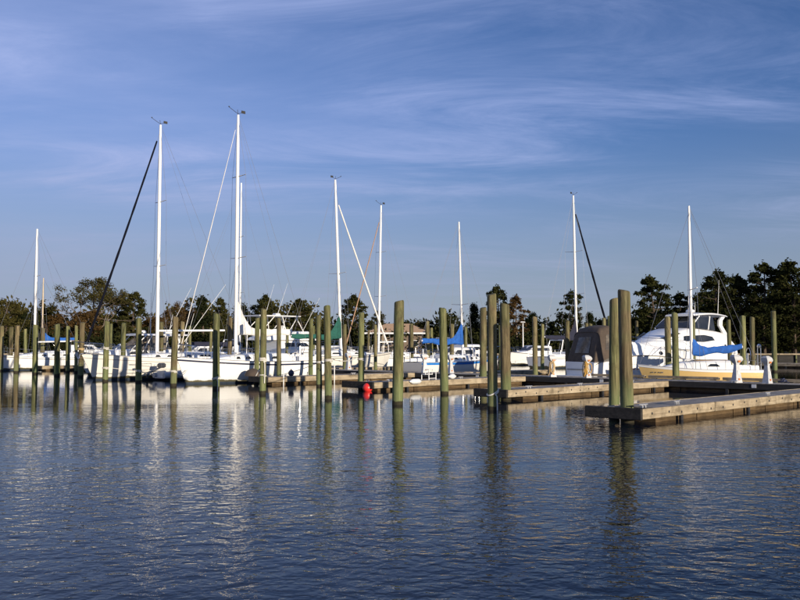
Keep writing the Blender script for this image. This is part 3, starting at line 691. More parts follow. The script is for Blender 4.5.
# ------------------------------------------------------------------ boat building
def lerp(a, b, t): return a+(b-a)*t
class Hull:
    """x 0 at the transom .. L at the stem head, y to port, z up from the waterline"""
    def __init__(s, L, B, fs, fm, fbw, rake, tw=.7, kind='sail', draft=.45, p=2.1):
        s.L, s.B, s.fs, s.fm, s.fb, s.rake, s.tw, s.kind, s.draft, s.p = L, B, fs, fm, fbw, rake, tw, kind, draft, p
    def b(s, q):
        if q < .42: return s.B/2*(s.tw+(1-s.tw)*math.sin(q/.42*math.pi/2))
        e = (q-.42)/.58; return max(.018, s.B/2*(1-e**s.p))
    def sheer(s, q):
        if q < .4: e = q/.4; return lerp(s.fs, s.fm, e*e*(3-2*e))
        e = (q-.4)/.6; return s.fm+(s.fb-s.fm)*e**1.6
    def pt(s, q, z, side=1, off=0.0):
        sh = s.sheer(q); t = min(1, max(0, (sh-z)/(sh+s.draft)))
        if s.kind == 'sail': w_ = max(0, 1-t**3.2)**.55*(1-.16*t*(.4+q*q))
        else:
            fl = .10+.48*q**3; w_ = 1-fl*min(t, .72)/.72
            if t > .72: w_ *= max(0, 1-((t-.72)/.28))**.6
        x = q*s.L-s.rake*q**6*t+(.0 if s.kind != 'sail' else .25*(1-q)**8*(t-.5))
        return Vector((x, side*(s.b(q)*w_+off), z))
    def skin(s, mat, parent, n=26, m=10):
        mb = MB()
        rings = []
        for i in range(n+1):
            q = (i/n)**.9; sh = s.sheer(q); zs = [lerp(sh, -s.draft, (j/m)) for j in range(m+1)]
            rings.append([s.pt(q, z, 1) for z in zs]+[s.pt(q, z, -1) for z in reversed(zs[:-1])])
        mb.loft(rings, closed=False, cap=False)
        n0 = len(rings[0]); mb.f.append(tuple(range(n0)))
        return mb.build('hull', mat, parent, 40)
    def deck(s, mat, parent, n=22, z=-.02):
        mb = MB(); rings = []
        for i in range(n+1):
            q = i/n; a = s.b(q)-.02; sh = s.sheer(q)+z; x = q*s.L
            rings.append([(x, a, sh), (x, a*.5, sh+.05*s.b(q)), (x, 0, sh+.07*s.b(q)), (x, -a*.5, sh+.05*s.b(q)), (x, -a, sh)])
        mb.loft(rings, closed=False, cap=False); return mb.build('deck', mat, parent)
    def band(s, name, mat, parent, zf0, zf1, off=.010, q0=0.0, q1=1.0, n=24, absz=False):
        for sd in (1, -1):
            mb = MB(); rings = []
            for i in range(n+1):
                q = lerp(q0, q1, i/n); sh = s.sheer(q)
                za, zb = (zf0, zf1) if absz else (sh-zf0, sh-zf1)
                rings.append([s.pt(q, za, sd, off), s.pt(q, zb, sd, off), s.pt(q, zb, sd, -.02), s.pt(q, za, sd, -.02)])
            mb.loft(rings); mb.build(name, mat, parent)
    def rail(s, name, mat, parent, r=.022, dz=.0, q0=0, q1=1.0):
        for sd in (1, -1):
            mb = MB(); mb.tube([s.pt(lerp(q0, q1, i/24), s.sheer(lerp(q0, q1, i/24)), sd)+Vector((0, 0, dz)) for i in range(25)], r, 6)
            mb.build(name, mat, parent)
    def stanchions(s, parent, q0, q1, n, h=.62, wires=2, inset=.06):
        for sd in (1, -1):
            tops = []
            for i in range(n):
                q = lerp(q0, q1, i/(n-1)); p = s.pt(q, s.sheer(q), sd, -inset)
                mb = MB(); mb.tube([p, p+Vector((0, 0, h))], .013, 6); mb.build('stanchion', M['steel'], parent); tops.append(p)
            for k in range(wires):
                mb = MB(); mb.tube([p+Vector((0, 0, h*(k+1)/wires-.01)) for p in tops], .006, 4); mb.build('lifeline', M['wire'], parent)
    def pulpit(s, parent, q=.86, h=.68, over=.15):
        a = s.pt(q, s.sheer(q), 1, -.06); b_ = s.pt(q, s.sheer(q), -1, -.06); tip = Vector((s.L+over, 0, s.sheer(1)))
        mid = [s.pt(.95, s.sheer(.95), sd, -.02) for sd in (1, -1)]; up = Vector((0, 0, h))
        mb = MB(); mb.tube([a+up, mid[0]+up, tip+up+Vector((-.05, .1, 0)), tip+up+Vector((-.05, -.1, 0)), mid[1]+up, b_+up], .016, 6)
        mb.tube([a, a+up], .016, 6); mb.tube([b_, b_+up], .016, 6)
        for k in (0, 1): mb.tube([mid[k], mid[k]+up], .016, 6)
        mb.tube([a+up*.5, mid[0]+up*.5], .010, 5); mb.tube([b_+up*.5, mid[1]+up*.5], .010, 5)
        mb.build('pulpit', M['steel'], parent)
class House:
    """superstructure loft; stations (x, z bottom, z top, half width bottom, half width top)"""
    def __init__(s, st, r=.08): s.st, s.r = st, r
    def ring(s, k):
        x, z0, z1, w0, w1 = k; r = min(s.r, (z1-z0)*.45, w1*.45)
        return [(x, -w0, z0), (x, -w1-(w0-w1)*r/max(.01, z1-z0), z1-r), (x, -w1+r*.35, z1-r*.25), (x, -w1+r*1.3, z1+.0), (x, 0, z1+.03),
                (x, w1-r*1.3, z1+.0), (x, w1-r*.35, z1-r*.25), (x, w1+(w0-w1)*r/max(.01, z1-z0), z1-r), (x, w0, z0)]
    def build(s, name, mat, parent):
        mb = MB(); mb.loft([s.ring(k) for k in s.st]); return mb.build(name, mat, parent, 50)
    def at(s, x):
        st = s.st
        if x <= st[0][0]: return st[0][1:]
        for a, b in zip(st, st[1:]):
            if a[0] <= x <= b[0]:
                t = (x-a[0])/max(1e-6, b[0]-a[0]); return tuple(lerp(a[i], b[i], t) for i in range(1, 5))
        return st[-1][1:]
    def w(s, x, z):
        z0, z1, w0, w1 = s.at(x); return lerp(w0, w1, min(1, max(0, (z-z0)/max(.01, z1-z0))))
    def top(s, x): return s.at(x)[1]
    def window(s, poly, mat, parent, name='window', sides=(1, -1), proud=.012):
        def span(x):
            zs = []
            for (xa, za), (xb, zb) in zip(poly, poly[1:]+poly[:1]):
                if min(xa, xb)-1e-6 <= x <= max(xa, xb)+1e-6 and abs(xb-xa) > 1e-6: zs.append(za+(zb-za)*(x-xa)/(xb-xa))
            return (min(zs), max(zs)) if zs else (poly[0][1], poly[0][1])
        x0, x1 = min(q[0] for q in poly), max(q[0] for q in poly); n = max(4, min(18, int((x1-x0)*6)))
        xs = [lerp(x0+.002, x1-.002, i/n) for i in range(n+1)]
        for sd in sides:
            mb = MB(); rings = []
            for x in xs:
                za, zb = span(x)
                if zb-za < .004: zb = za+.004
                rings.append([(x, sd*(s.w(x, z)+o), z) for z, o in ((za, proud), ((za+zb)/2, proud), (zb, proud), (zb, -.04), (za, -.04))])
            mb.loft(rings); mb.build(name, mat, parent)
def panel(a, b, c, d, th=.02):
    a, b, c, d = map(Vector, (a, b, c, d)); nrm = (b-a).cross(d-a).normalized()*th
    return MB().add([a, b, c, d, a+nrm, b+nrm, c+nrm, d+nrm], [(3, 2, 1, 0), (4, 5, 6, 7), (0, 1, 5, 4), (1, 2, 6, 5), (2, 3, 7, 6), (3, 0, 4, 7)])
def window_on(surface_quad, parent, mat, th=.02): panel(*surface_quad, th=th).build('window', mat, parent)

def sailboat(name, label, pos, heading, L=10, B=3.2, mastx=.6, masth=14, hull='white', stripe='stripe_grey', cover=None, cover_tall=.9, boom=None, boomz=None,
             furl=None, furl_r=.055, furl_h=.96, spread=(.36, .68), fs=1.0, fm=1.0, fb=1.35, rake=.85, mastmat='mast', mastr=.085, lean=(0, 0), bimini=None, vane=True,
             tarp=None, windows='two', group='sailboats berthed in the marina', twostays=True, stripe_z=(.10, .16), detail=True, coach=.40, spreadw=.85, boomlen=.34, rise=.08, fat=1.0, wrinkle=.05):
    t = thing(name, label, 'sailboat', pos, heading, group); H = Hull(L, B, fs, fm, fb, rake)
    H.skin(M[hull], t); H.deck(M['deck'], t)
    H.band('stripe', M[stripe], t, *stripe_z); H.band('boot_stripe', M['bottom'], t, .09, -.03, absz=True); H.rail('toe_rail', M['alu'], t, .022, .01)
    # coachroof with cabin windows
    c = Hull.sheer(H, .5); xs = [.27*L, .36*L, .52*L, .66*L, .76*L, .80*L]
    w0 = [.30*B, .32*B, .32*B, .26*B, .17*B, .10*B]
    z1 = [c+coach+.02, c+coach+.04, c+coach, c+coach*.85, c+coach*.45, c+.12]
    ho = House([(xs[i], H.sheer(xs[i]/L)-.06, z1[i], w0[i], w0[i]*.86) for i in range(6)], .10)
    hob = ho.build('coachroof', M['white' if hull != 'greywhite' else 'greywhite'], t)
    if windows == 'two':
        wl_ = [(.33, .41), (.45, .49), (.55, .59), (.62, .65)]
    elif windows == 'long': wl_ = [(.36, .46)]
    else: wl_ = [(.32, .38), (.42, .48), (.52, .57)]
    for a, b_ in wl_:
        za, zb = c+coach*.36, c+coach*.68; ho.window([(a*L, za), (b_*L, za), (b_*L-.02, zb), (a*L+.02, zb)], M['glass'], hob)
    mb = MB(); mb.box((.585*L, 0, c+coach+.06), (.5, .5, .07), bev=.02); mb.build('hatch', M['greywhite'], hob)
    # cockpit coamings, wheel pedestal
    for sd in (1, -1): mb = MB(); mb.box((.16*L, sd*.25*B, fs+.10), (.22*L, .14, .30), bev=.04); mb.build('cockpit_coaming', M['white'], t)
    mb = MB(); mb.tube([(.11*L, 0, fs-.1), (.11*L, 0, fs+.85)], .05, 8); mb.tube([(.11*L-.04, .38*math.cos(a*.524), fs+.75+.38*math.sin(a*.524)) for a in range(13)], .014, 5); mb.build('steering_wheel', M['steel'], t)
    # spar, boom and standing rigging
    mx = mastx*L; mz0 = ho.top(mx) if .27*L < mx < .8*L else H.sheer(mastx)
    head = Vector((mx+lean[0], lean[1], masth)); foot = Vector((mx, 0, mz0-.03)); sp = lambda f: foot.lerp(head, f)
    mb = MB(); mb.tube([sp(f) for f in (0, .3, .6, .85, 1)], [mastr, mastr, mastr*.95, mastr*.85, mastr*.62], 10); mast = mb.build('mast', M[mastmat], t)
    if vane:
        mb = MB(); mb.tube([head, head+Vector((.05, 0, .30))], .014, 5); mb.tube([head+Vector((0, 0, .06)), head+Vector((.60, 0, .34))], .014, 5)
        mb.lathe([(0, 0), (.04, .01), (.04, .05), (0, .06)], 8, tuple(head+Vector((.60, 0, .34)))); mb.box(tuple(head+Vector((-.34, 0, .22))), (.26, .02, .16)); mb.tube([head+Vector((0, 0, .08)), head+Vector((-.40, 0, .22))], .013, 5)
        mb.build('wind_vane', M['black'], mast)
    tips = []
    for f in spread:
        for sd in (1, -1):
            a = sp(f); b_ = a+Vector((-.10, sd*spreadw*(1.05-.35*f), .05)); mb = MB(); mb.tube([a, b_], [.045, .03], 6, sy=.6); mb.build('spreader', M['alu'], mast); tips.append((f, sd, b_))
    def stay(pts, r=.0085, nm='stay'): mb = MB(); mb.tube(pts, r, 4); return mb.build(nm, M['wire'], t)
    for sd in (1, -1):
        ch = H.pt(mastx-.03, H.sheer(mastx-.03), sd, -.1); mine = [x for x in tips if x[1] == sd]
        stay([ch]+[x[2] for x in mine]+[sp(.985)], nm='shroud')
        if mine: stay([ch+Vector((.35, 0, 0)), sp(mine[0][0])], nm='shroud'); stay([ch+Vector((-.35, 0, 0)), sp(mine[0][0])], nm='shroud')
    if twostays: stay([Vector((.05, 0, fs)), head], nm='backstay')
    tack = Vector((L-.12, 0, H.sheer(1)+.06)); fh = sp(furl_h)
    stay([tack, fh], .008, 'forestay')
    if furl:
        mb = MB(); n = 26; rr = random.Random(L); pts = []; rd = []
        for i in range(n+1):
            f = lerp(.05, .95, i/n); pts.append(tack.lerp(fh, f)-Vector((0, 0, .10*math.sin(math.pi*f)))); rd.append(furl_r*(1.15-.45*f)*(1+.10*math.sin(i*1.9)+rr.uniform(-.05, .05)))
        mb.tube(pts, rd, 8); mb.build('furled_jib', M[furl], t)
        mb = MB(); q = tack.lerp(fh, .025); mb.lathe([(.02, -.06), (.11, -.05), (.11, .05), (.02, .06)], 10, tuple(q)); mb.build('furler_drum', M['black'], t)
    if boom or cover:
        bz = boomz or mz0+.95; bl = boomlen*L; a = Vector((mx-.1, 0, bz)); e = Vector((mx-bl, .05, bz+rise))
        mb = MB(); mb.tube([a, e], .065, 8); bo = mb.build('boom', M['mast'], t)
        stay([e, sp(.99)], .006, 'topping_lift'); stay([e+Vector((.35, 0, -.05)), Vector((mx-bl+.5, 0, fs+.35))], .014, 'mainsheet')
        if cover:
            mb = MB(); rings = []; n = 16; rr = random.Random(int(L*10))
            for i in range(n+1):
                f = i/n; c_ = a.lerp(e, f*.985)+Vector((.06*(1-f), 0, 0)); hgt = fat*lerp(.22, .15, f)*(1+wrinkle*2*math.sin(i*2.1+L))+cover_tall*max(0, 1-f*3.2)**1.7; low = fat*(.16+wrinkle*math.sin(f*11+L)+.06*math.sin(math.pi*f))
                wd = .13*(1-.35*f)+.02*math.sin(i*2.3); rings.append([tuple(c_+Vector((0, wd*math.sin(g_)*(1 if math.cos(g_) < .3 else .75), (hgt if math.cos(g_) > 0 else low)*math.cos(g_)*(1+.05*math.sin(i*1.7+g_))))) for g_ in [2*math.pi*k/12 for k in range(12)]])
            mb.loft(rings); mb.build('sail_cover', M[cover], bo)
    if tarp:
        x0, x1, zt = tarp[1:]; mb = MB(); rings = []
        for i in range(9):
            x = lerp(x0, x1, i/8); s_ = zt-.10*math.sin(i*1.1)-.2*(i/8 if x1 > x0 else 0); rings.append([(x, -.75, s_-.55), (x, -.35, s_-.2), (x, 0, s_), (x, .35, s_-.2), (x, .75, s_-.55), (x, 0, s_-.06)])
        mb.loft(rings); mb.build('boom_tent', M[tarp[0]], t)
    if bimini:
        mb = MB(); rings = []
        for i in range(7):
            x = lerp(.02*L, .26*L, i/6); z = bimini[1]+.10*math.sin(math.pi*i/6); rings.append([(x, y*.40*B, z+.10*(1-y*y)) for y in (-1, -.5, 0, .5, 1)]+[(x, y*.40*B, z+.10*(1-y*y)-.03) for y in (1, .5, 0, -.5, -1)])
        mb.loft(rings); bi = mb.build('bimini', M[bimini[0]], t)
        for sd in (1, -1):
            for x in (.03, .25):
                mb = MB(); mb.tube([(.14*L, sd*.40*B, fs), (x*L, sd*.40*B, bimini[1])], .014, 5); mb.build('bimini_frame', M['steel'], bi)
    if detail:
        H.pulpit(t); H.stanchions(t, .10, .84, 6)
        mb = MB()
        for sd in (1, -1): mb.tube([H.pt(.02, fs, sd, -.06), H.pt(.02, fs, sd, -.06)+Vector((0, 0, .65)), H.pt(.10, fs, sd, -.06)+Vector((0, 0, .65))], .015, 6)
        mb.tube([H.pt(.02, fs, 1, -.06)+Vector((0, 0, .65)), H.pt(.02, fs, -1, -.06)+Vector((0, 0, .65))], .015, 6); mb.build('pushpit', M['steel'], t)
        mb = MB(); mb.tube([(L-.5, .12, fb+.02), (L+.12, .12, fb-.02), (L+.18, .12, fb-.25)], .022, 6); mb.tube([(L+.18, .30, fb-.22), (L+.22, .12, fb-.30), (L+.18, -.06, fb-.22)], .018, 5); mb.build('anchor', M['steel'], t)
    return t, H, ho
def stern_from(mast_xy, heading, mastx, L):
    d = Vector((math.cos(heading), math.sin(heading), 0)); return Vector((mast_xy[0], mast_xy[1], 0))-d*(mastx*L)
HB = HV+math.pi

# -- sailboats in the near row, bows towards the open water
p = solve_v(236, -40.1); sailboat('sloop', 'white sloop with the tallest mast, dark stripe and white sail cover', stern_from(p, HB, .60, 9.1), HB, 9.1, 3.1, .60, height_at(115, p.y),
    cover='sailcloth', cover_tall=1.7, boomz=2.75, furl='sailcloth', furl_r=.018, furl_h=.985, spread=(.40, .74), fs=1.15, fm=1.12, fb=1.42, rake=.75, coach=.42, stripe_z=(.11, .20), stripe='stripe_navy', mastr=.105, boomlen=.42)
p = solve_v(157.5, -48.3); sailboat('sloop', 'cream sloop with a dark furled headsail and bare white boom', stern_from(p, HB, .60, 12), HB, 12, 3.7, .60, height_at(125, p.y),
    hull='cream', boom=True, boomz=2.95, furl='furldark', furl_r=.075, furl_h=.975, spread=(.38, .66), fs=1.2, fm=1.18, fb=1.55, rake=1.0, mastr=.11, stripe_z=(.22, .25), boomlen=.40, coach=.36)
p = solve_v(35, -72.6); sailboat('sloop', 'leftmost white sloop behind the first piles', stern_from(p, HB, .60, 9.2), HB, 9.2, 3.0, .60, height_at(229, p.y), furl=None, spread=(.62,), mastr=.11, windows='three', vane=False, boom=True)
p = at_depth(41.5, 92); sailboat('sloop', 'distant sloop with a thin tan mast and small blue sail cover at left', stern_from(p, HB, .58, 8), HB, 8, 2.6, .58, height_at(278, p.y), mastmat='tanmast', cover='blue', spread=(.5,), vane=False, boomz=2.7, boomlen=.45, detail=False)
# -- sailboats beyond the main walkway
p = solve_v(341, -51.9); sailboat('sloop', 'cream sloop with a green sail cover and white furled headsail', stern_from(p, HV, .49, 10.8), HV, 10.8, 3.3, .49, height_at(180, p.y), hull='cream', cover='green', cover_tall=1.7, boomz=2.7,
    furl='sailcloth', furl_r=.07, furl_h=.90, spread=(.45,), lean=(-.42, .30), mastr=.12, boomlen=.46, fb=1.5, fm=1.2, fs=1.1, spreadw=1.2)
p = at_depth(378.5, 76); sailboat('sloop', 'white sloop with a brown furled headsail sloping down to the left', stern_from(p, HB, .58, 10), HB, 10, 3.2, .58, height_at(205, p.y), furl='brownfurl', furl_r=.05, furl_h=.93, spread=(.38, .68), lean=(-.28, 0), mastr=.11, boom=True)
p = solve_v(462.5, -38.6); sailboat('sloop', 'small white sailboat with a blue stripe and sagging blue sail cover', stern_from(p, HV, .56, 8.6), HV, 8.6, 2.7, .56, height_at(222, p.y), hull='cream', stripe='stripe_blue', stripe_z=(.02, .17), cover='blue', cover_tall=1.2, boomz=2.25, rise=.10, wrinkle=.06,
    spread=(.38,), mastr=.075, boomlen=.46, fs=.95, fm=.95, fb=1.3, vane=False, lean=(-.22, .1))
p = at_depth(577, 80); sailboat('sloop', 'sloop hidden behind the canvas cruiser, dark furled headsail sloping right', stern_from(p, HV, .47, 12.6), HV, 12.6, 3.8, .47, height_at(196, p.y), cover='navy', cover_tall=1.9, boomz=2.75, furl='furldark', furl_r=.10, furl_h=.93, spread=(.37, .64), mastr=.125, boomlen=.40, lean=(-.3, 0), spreadw=1.2)
p = solve_v(239.8, -67.5); sailboat('ketch', 'far white yacht whose thin mast stands right beside the tallest mast', stern_from(p, HV, .56, 12), HV, 12, 3.6, .56, height_at(183, p.y), cover='navy', cover_tall=.2, boomz=2.15, spread=(.35, .68), mastr=.10, boomlen=.46, vane=False)
# the yellow daysailer lies across the end of a slip, bow to the left
bw = at_depth(638, 43.6); hd = math.atan2(.10, -1.0)
p = Vector((bw.x, bw.y, 0))-Vector((math.cos(hd), math.sin(hd), 0))*6.15
yb, yh, yho = sailboat('daysailer', 'yellow-hulled sailboat with a blue sail cover and blunt white cabin', p, hd, 6.15, 2.2, .56, height_at(205, 43), hull='yellow', stripe='stripe_grey', stripe_z=(.015, .028), cover='blue', cover_tall=.55, boomz=1.66, rise=.30, fat=.95, wrinkle=.06, spread=(.46,), mastr=.08, boomlen=.41,
    fs=.78, fm=.80, fb=1.05, rake=.55, coach=.42, windows='long', vane=False, detail=False, spreadw=1.1)
yh.band('gunwale', M['white'], yb, -.015, .11, .018)
for k, ln in enumerate((.09, .05, .05, .10)):
    for sd in (1, -1):
        q = .90-.025*k; mb = MB(); c_ = yh.pt(q, .66, sd, .012); mb.box(tuple(c_), (ln, .012, .05)); mb.build('registration_mark', M['bottom'], yb)
yh.stanchions(yb, .10, .80, 4, .5, 1)
mb = MB(); mb.tube([(.1, .25, .75), (.1, .25, 1.9), (.1, -.25, 1.9), (.1, -.25, .75)], .02, 6); mb.lathe([(.02, 0), (.10, .03), (.11, .12), (.05, .2), (0, .21)], 10, (.1, 0, 1.9)); mb.build('stern_arch', M['steel'], yb)
mb = MB(); mb.box((2.6, 0, 1.27), (1.6, .9, .05), bev=.02); mb.build('sliding_hatch', M['teak'], yb)

# ------------------------------------------------------------------ motor boats
def antenna(parent, base, top, r=.014, name='antenna', mat='plastic'):
    mb = MB(); mb.tube([base, Vector(base).lerp(Vector(top), .3), top], [r*1.4, r, r*.5], 5); mb.build(name, M[mat], parent)
def radome(parent, c, r=.28):
    mb = MB(); mb.lathe([(r*.6, 0), (r, .05), (r, .14), (r*.75, .22), (0, .24)], 14, c); mb.build('radar_dome', M['plastic'], parent)
def bow_rail(H, parent, q0=.45, h=.6, n=6):
    for sd in (1, -1):
        mb = MB(); pts = [H.pt(lerp(q0, .985, i/(n)), H.sheer(lerp(q0, .985, i/n)), sd, -.08) for i in range(n+1)]
        mb.tube([pts[0]]+[q+Vector((.08, 0, h)) for q in pts[1:]]+[Vector((H.L+.15, 0, H.fb+h))], .016, 6)
        for q in pts[1:]: mb.tube([q, q+Vector((.08, 0, h))], .013, 5)
        mb.build('bow_rail', M['steel'], parent)
MG = 'motor boats berthed in the marina'
# canvas-topped cruiser, stern to the walkway, swung a little off the line of the fingers
p = solve_u(579, 39.1); t = thing('motor_cruiser', 'white motor cruiser with a brown canvas cockpit enclosure', 'motor boat', p, R(25), MG)
LC = 7.7; H = Hull(LC, 2.9, 1.14, 1.50, 1.20, 1.0, .88, 'power', p=2.7); H.skin(M['white'], t); H.deck(M['deck'], t); H.rail('rub_rail', M['stripe_grey'], t, .03, -.02); H.band('boot_stripe', M['bottom'], t, .12, -.03, absz=True)
mb = MB(); mb.box((-.36, 0, .34), (.75, 2.3, .10), bev=.03); mb.build('swim_platform', M['white'], t)
mb = MB(); mb.box((-.02, 0, .72), (.05, 2.2, .05)); mb.build('transom_moulding', M['stripe_grey'], t)
fo = House([(1.75, 1.30, 2.15, 1.25, 1.08), (2.3, 1.30, 2.36, 1.22, .98), (4.0, 1.28, 2.12, 1.14, .88), (5.4, 1.24, 1.92, .92, .68), (6.5, 1.18, 1.62, .58, .40), (7.2, 1.14, 1.34, .28, .18)], .20); fob = fo.build('foredeck_cabin', M['white'], t)
for x in (4.95, 5.70):
    fo.window([(x+.19*math.cos(a), 1.60+.115*math.sin(a)) for a in [2*math.pi*k/14 for k in range(14)]], M['glass'], fob, 'porthole')
ca = House([(.02, .95, 1.05, 1.26, 1.20), (.50, 1.15, 2.72, 1.34, 1.06), (.72, 1.28, 2.98, 1.36, 1.0), (1.25, 1.48, 3.12, 1.38, .98), (1.75, 1.55, 3.04, 1.34, .92), (2.0, 1.62, 2.78, 1.28, .9), (2.35, 1.85, 2.25, 1.1, .88)], .20)
cab = ca.build('canvas_enclosure', M['brown'], t)
f = lambda z: .02+(z-1.05)/(2.72-1.05)*.48
window_on(((f(1.60)-.012, .62, 1.60), (f(1.60)-.012, -.62, 1.60), (f(2.48)-.012, -.54, 2.48), (f(2.48)-.012, .54, 2.48)), cab, M['vinyl'])
ca.window([(.78, 1.78), (1.66, 1.82), (1.64, 2.66), (.90, 2.60)], M['vinyl'], cab)
for x in (.50, 1.75):
    rg = ca.ring(min(ca.st, key=lambda k: abs(k[0]-x))); mb = MB(); mb.tube([Vector(q)*1.004+Vector((0, 0, .012)) for q in rg], .022, 5); mb.build('canvas_seam', M['brown'], cab)
for k in range(8):
    for sd in (1, -1):
        mb = MB(); c_ = H.pt(.16+.030*k, .74, sd, .008); mb.box(tuple(c_), (.10, .012, .06)); mb.build('hull_mark', M['orange'], t)
bow_rail(H, t, .5, .5)
for sd in (1, -1): mb = MB(); mb.tube([(2.05, sd*.92, 2.35), (2.6, sd*.88, 2.22)], .03, 5); mb.build('windshield_frame', M['steel'], t)
# white hardtop cruiser, bow towards the left
p = solve_v(712, -27.9); t = thing('hardtop_cruiser', 'big white hardtop cruiser with a raked windshield and long side window', 'motor boat', p, HB, MG)
H = Hull(12.0, 4.0, 1.5, 1.7, 2.0, 1.6, .9, 'power', p=2.7); H.skin(M['white'], t); H.deck(M['deck'], t); H.rail('rub_rail', M['stripe_grey'], t, .03); H.band('boot_stripe', M['bottom'], t, .12, -.03, absz=True)
sa = House([(.05, 1.45, 2.2, 1.85, 1.72), (1.2, 1.48, 2.9, 1.84, 1.66), (2.6, 1.52, 3.05, 1.82, 1.58), (5.4, 1.6, 3.22, 1.72, 1.42), (6.6, 1.65, 3.05, 1.62, 1.28), (8.4, 1.75, 2.62, 1.32, .98), (10.2, 1.85, 2.16, .72, .46), (10.8, 1.9, 2.02, .4, .25)], .28); sab = sa.build('cabin', M['white'], t)
sa.window([(3.1, 2.38), (4.6, 2.26), (6.6, 2.30), (7.9, 2.48), (6.6, 2.66), (4.4, 2.74), (3.3, 2.62)], M['glass'], sab)
sa.window([(7.0, 2.80), (8.6, 2.44), (8.8, 2.50), (7.4, 2.90)], M['glass'], sab)
for x in (1.15, 1.75):
    for sd in (1, -1):
        mb = MB(); mb.box((x, sd*(sa.w(x, 2.05)+.006), 2.05), (.26, .03, .11), bev=.01); mb.build('vent', M['black'], sab)
for y0, y1 in ((.08, 1.25), (-1.25, -.08)):
    panel((5.75, y0, 3.22), (5.75, y1, 3.17), (4.35, y1*.92, 3.98), (4.35, y0*.92, 3.98), .03).build('windshield', M['glass'], t)
for sd in (1, -1):
    panel((5.6, sd*1.30, 3.2), (2.7, sd*1.48, 3.06), (2.6, sd*1.30, 3.92), (4.3, sd*1.18, 3.96), .03).build('side_glass', M['glass'], t)
    mb = MB(); mb.tube([(5.75, sd*1.27, 3.18), (4.3, sd*1.18, 4.0)], .05, 6); mb.build('windshield_frame', M['white'], t)
    mb = MB(); mb.tube([(3.6, sd*1.45, 3.1), (3.0, sd*1.28, 4.0)], .05, 6); mb.build('hardtop_strut', M['white'], t)
    mb = MB(); mb.loft([[(x+a, sd*(1.50+b_*.06-.16*f), z) for a, b_ in ((-.26, -1), (.26, -1), (.26, 1), (-.26, 1))] for x, z, f in ((.95, 2.6, 0), (1.35, 3.0, .3), (1.75, 3.4, .6), (1.65, 3.75, .8), (1.2, 4.02, 1))]); mb.build('arch', M['white'], t)
mb = MB(); rings = []
for i in range(11):
    x = lerp(.55, 4.75, i/10); z = 4.02+.12*math.sin(math.pi*i/10); w_ = 1.42*(1-.25*(i/10)**3); rings.append([(x, -w_, z), (x, -w_*.92, z+.10), (x, 0, z+.17), (x, w_*.92, z+.10), (x, w_, z), (x, 0, z-.02)])
mb.loft(rings); ht = mb.build('hardtop', M['white'], t); radome(ht, (3.2, 0, 4.28), .30); antenna(ht, (3.9, .7, 4.2), (3.9, .7, 5.0)); antenna(ht, (1.4, -1.1, 4.1), (1.1, -1.1, 6.6)); antenna(ht, (1.4, 1.1, 4.1), (1.1, 1.1, 6.6))
bow_rail(H, t, .5)
# express boat with hardtop and outriggers beside the cream sloop
p = UV(-54.6, 33.2); t = thing('express_boat', 'white express fishing boat with hardtop and outriggers behind the cream sloop', 'motor boat', p, HB, MG)
H = Hull(10.2, 3.5, 1.0, 1.15, 1.65, 1.4, .9, 'power', p=2.6); H.skin(M['white'], t); H.deck(M['deck'], t); H.rail('rub_rail', M['stripe_grey'], t, .03); H.band('boot_stripe', M['bottom'], t, .10, -.03, absz=True)
ex = House([(3.0, 1.05, 1.75, 1.3, 1.2), (5.2, 1.1, 1.85, 1.3, 1.1), (7.0, 1.2, 1.78, 1.0, .8), (8.6, 1.4, 1.62, .5, .35)], .15); exb = ex.build('cabin', M['white'], t); ex.window([(5.4, 1.45), (6.8, 1.45), (6.6, 1.62), (5.6, 1.68)], M['glass'], exb)
mb = MB(); rings = []
for i in range(9):
    x = lerp(2.5, 6.2, i/8); w_ = 1.35*(1-.2*(i/8)**3); rings.append([(x, -w_, 2.72), (x, -w_*.9, 2.82), (x, 0, 2.86), (x, w_*.9, 2.82), (x, w_, 2.72), (x, 0, 2.70)])
mb.loft(rings); ht = mb.build('hardtop', M['white'], t); radome(ht, (5.4, 0, 2.86), .32); mb = MB(); mb.box((3.6, .2, 2.95), (.9, .5, .16), bev=.05); mb.build('life_raft', M['plastic'], ht); mb = MB(); mb.box((3.0, -.5, 3.0), (.3, .3, .3), bev=.04); mb.build('spotlight', M['black'], ht)
antenna(ht, (5.2, .9, 2.85), (5.2, .9, 5.7), .02)
for sd in (1, -1):
    mb = MB()
    for x0, x1 in ((3.0, 3.3), (4.4, 4.2), (5.9, 5.2), (6.9, 5.6)): mb.tube([(x0, sd*1.2, 1.6), (x1, sd*1.18, 2.75)], .035, 6)
    mb.build('hardtop_frame', M['white'], t)
    panel((6.9, sd*.1, 1.78), (6.2, sd*1.1, 1.75), (5.4, sd*1.05, 2.6), (5.9, sd*.1, 2.62), .02).build('windshield', M['vinyl'], t)
    panel((6.1, sd*1.2, 1.72), (4.2, sd*1.25, 1.72), (4.1, sd*1.2, 2.62), (5.3, sd*1.15, 2.62), .02).build('side_curtain', M['vinyl'], t)
    antenna(t, (3.2, sd*1.4, 1.9), (.2, sd*2.4, 6.4), .018, 'outrigger', 'mast')
    antenna(t, (2.8, sd*1.3, 1.9), (2.2, sd*1.5, 4.3), .02, 'rod', 'mast')
bow_rail(H, t, .5, .65)
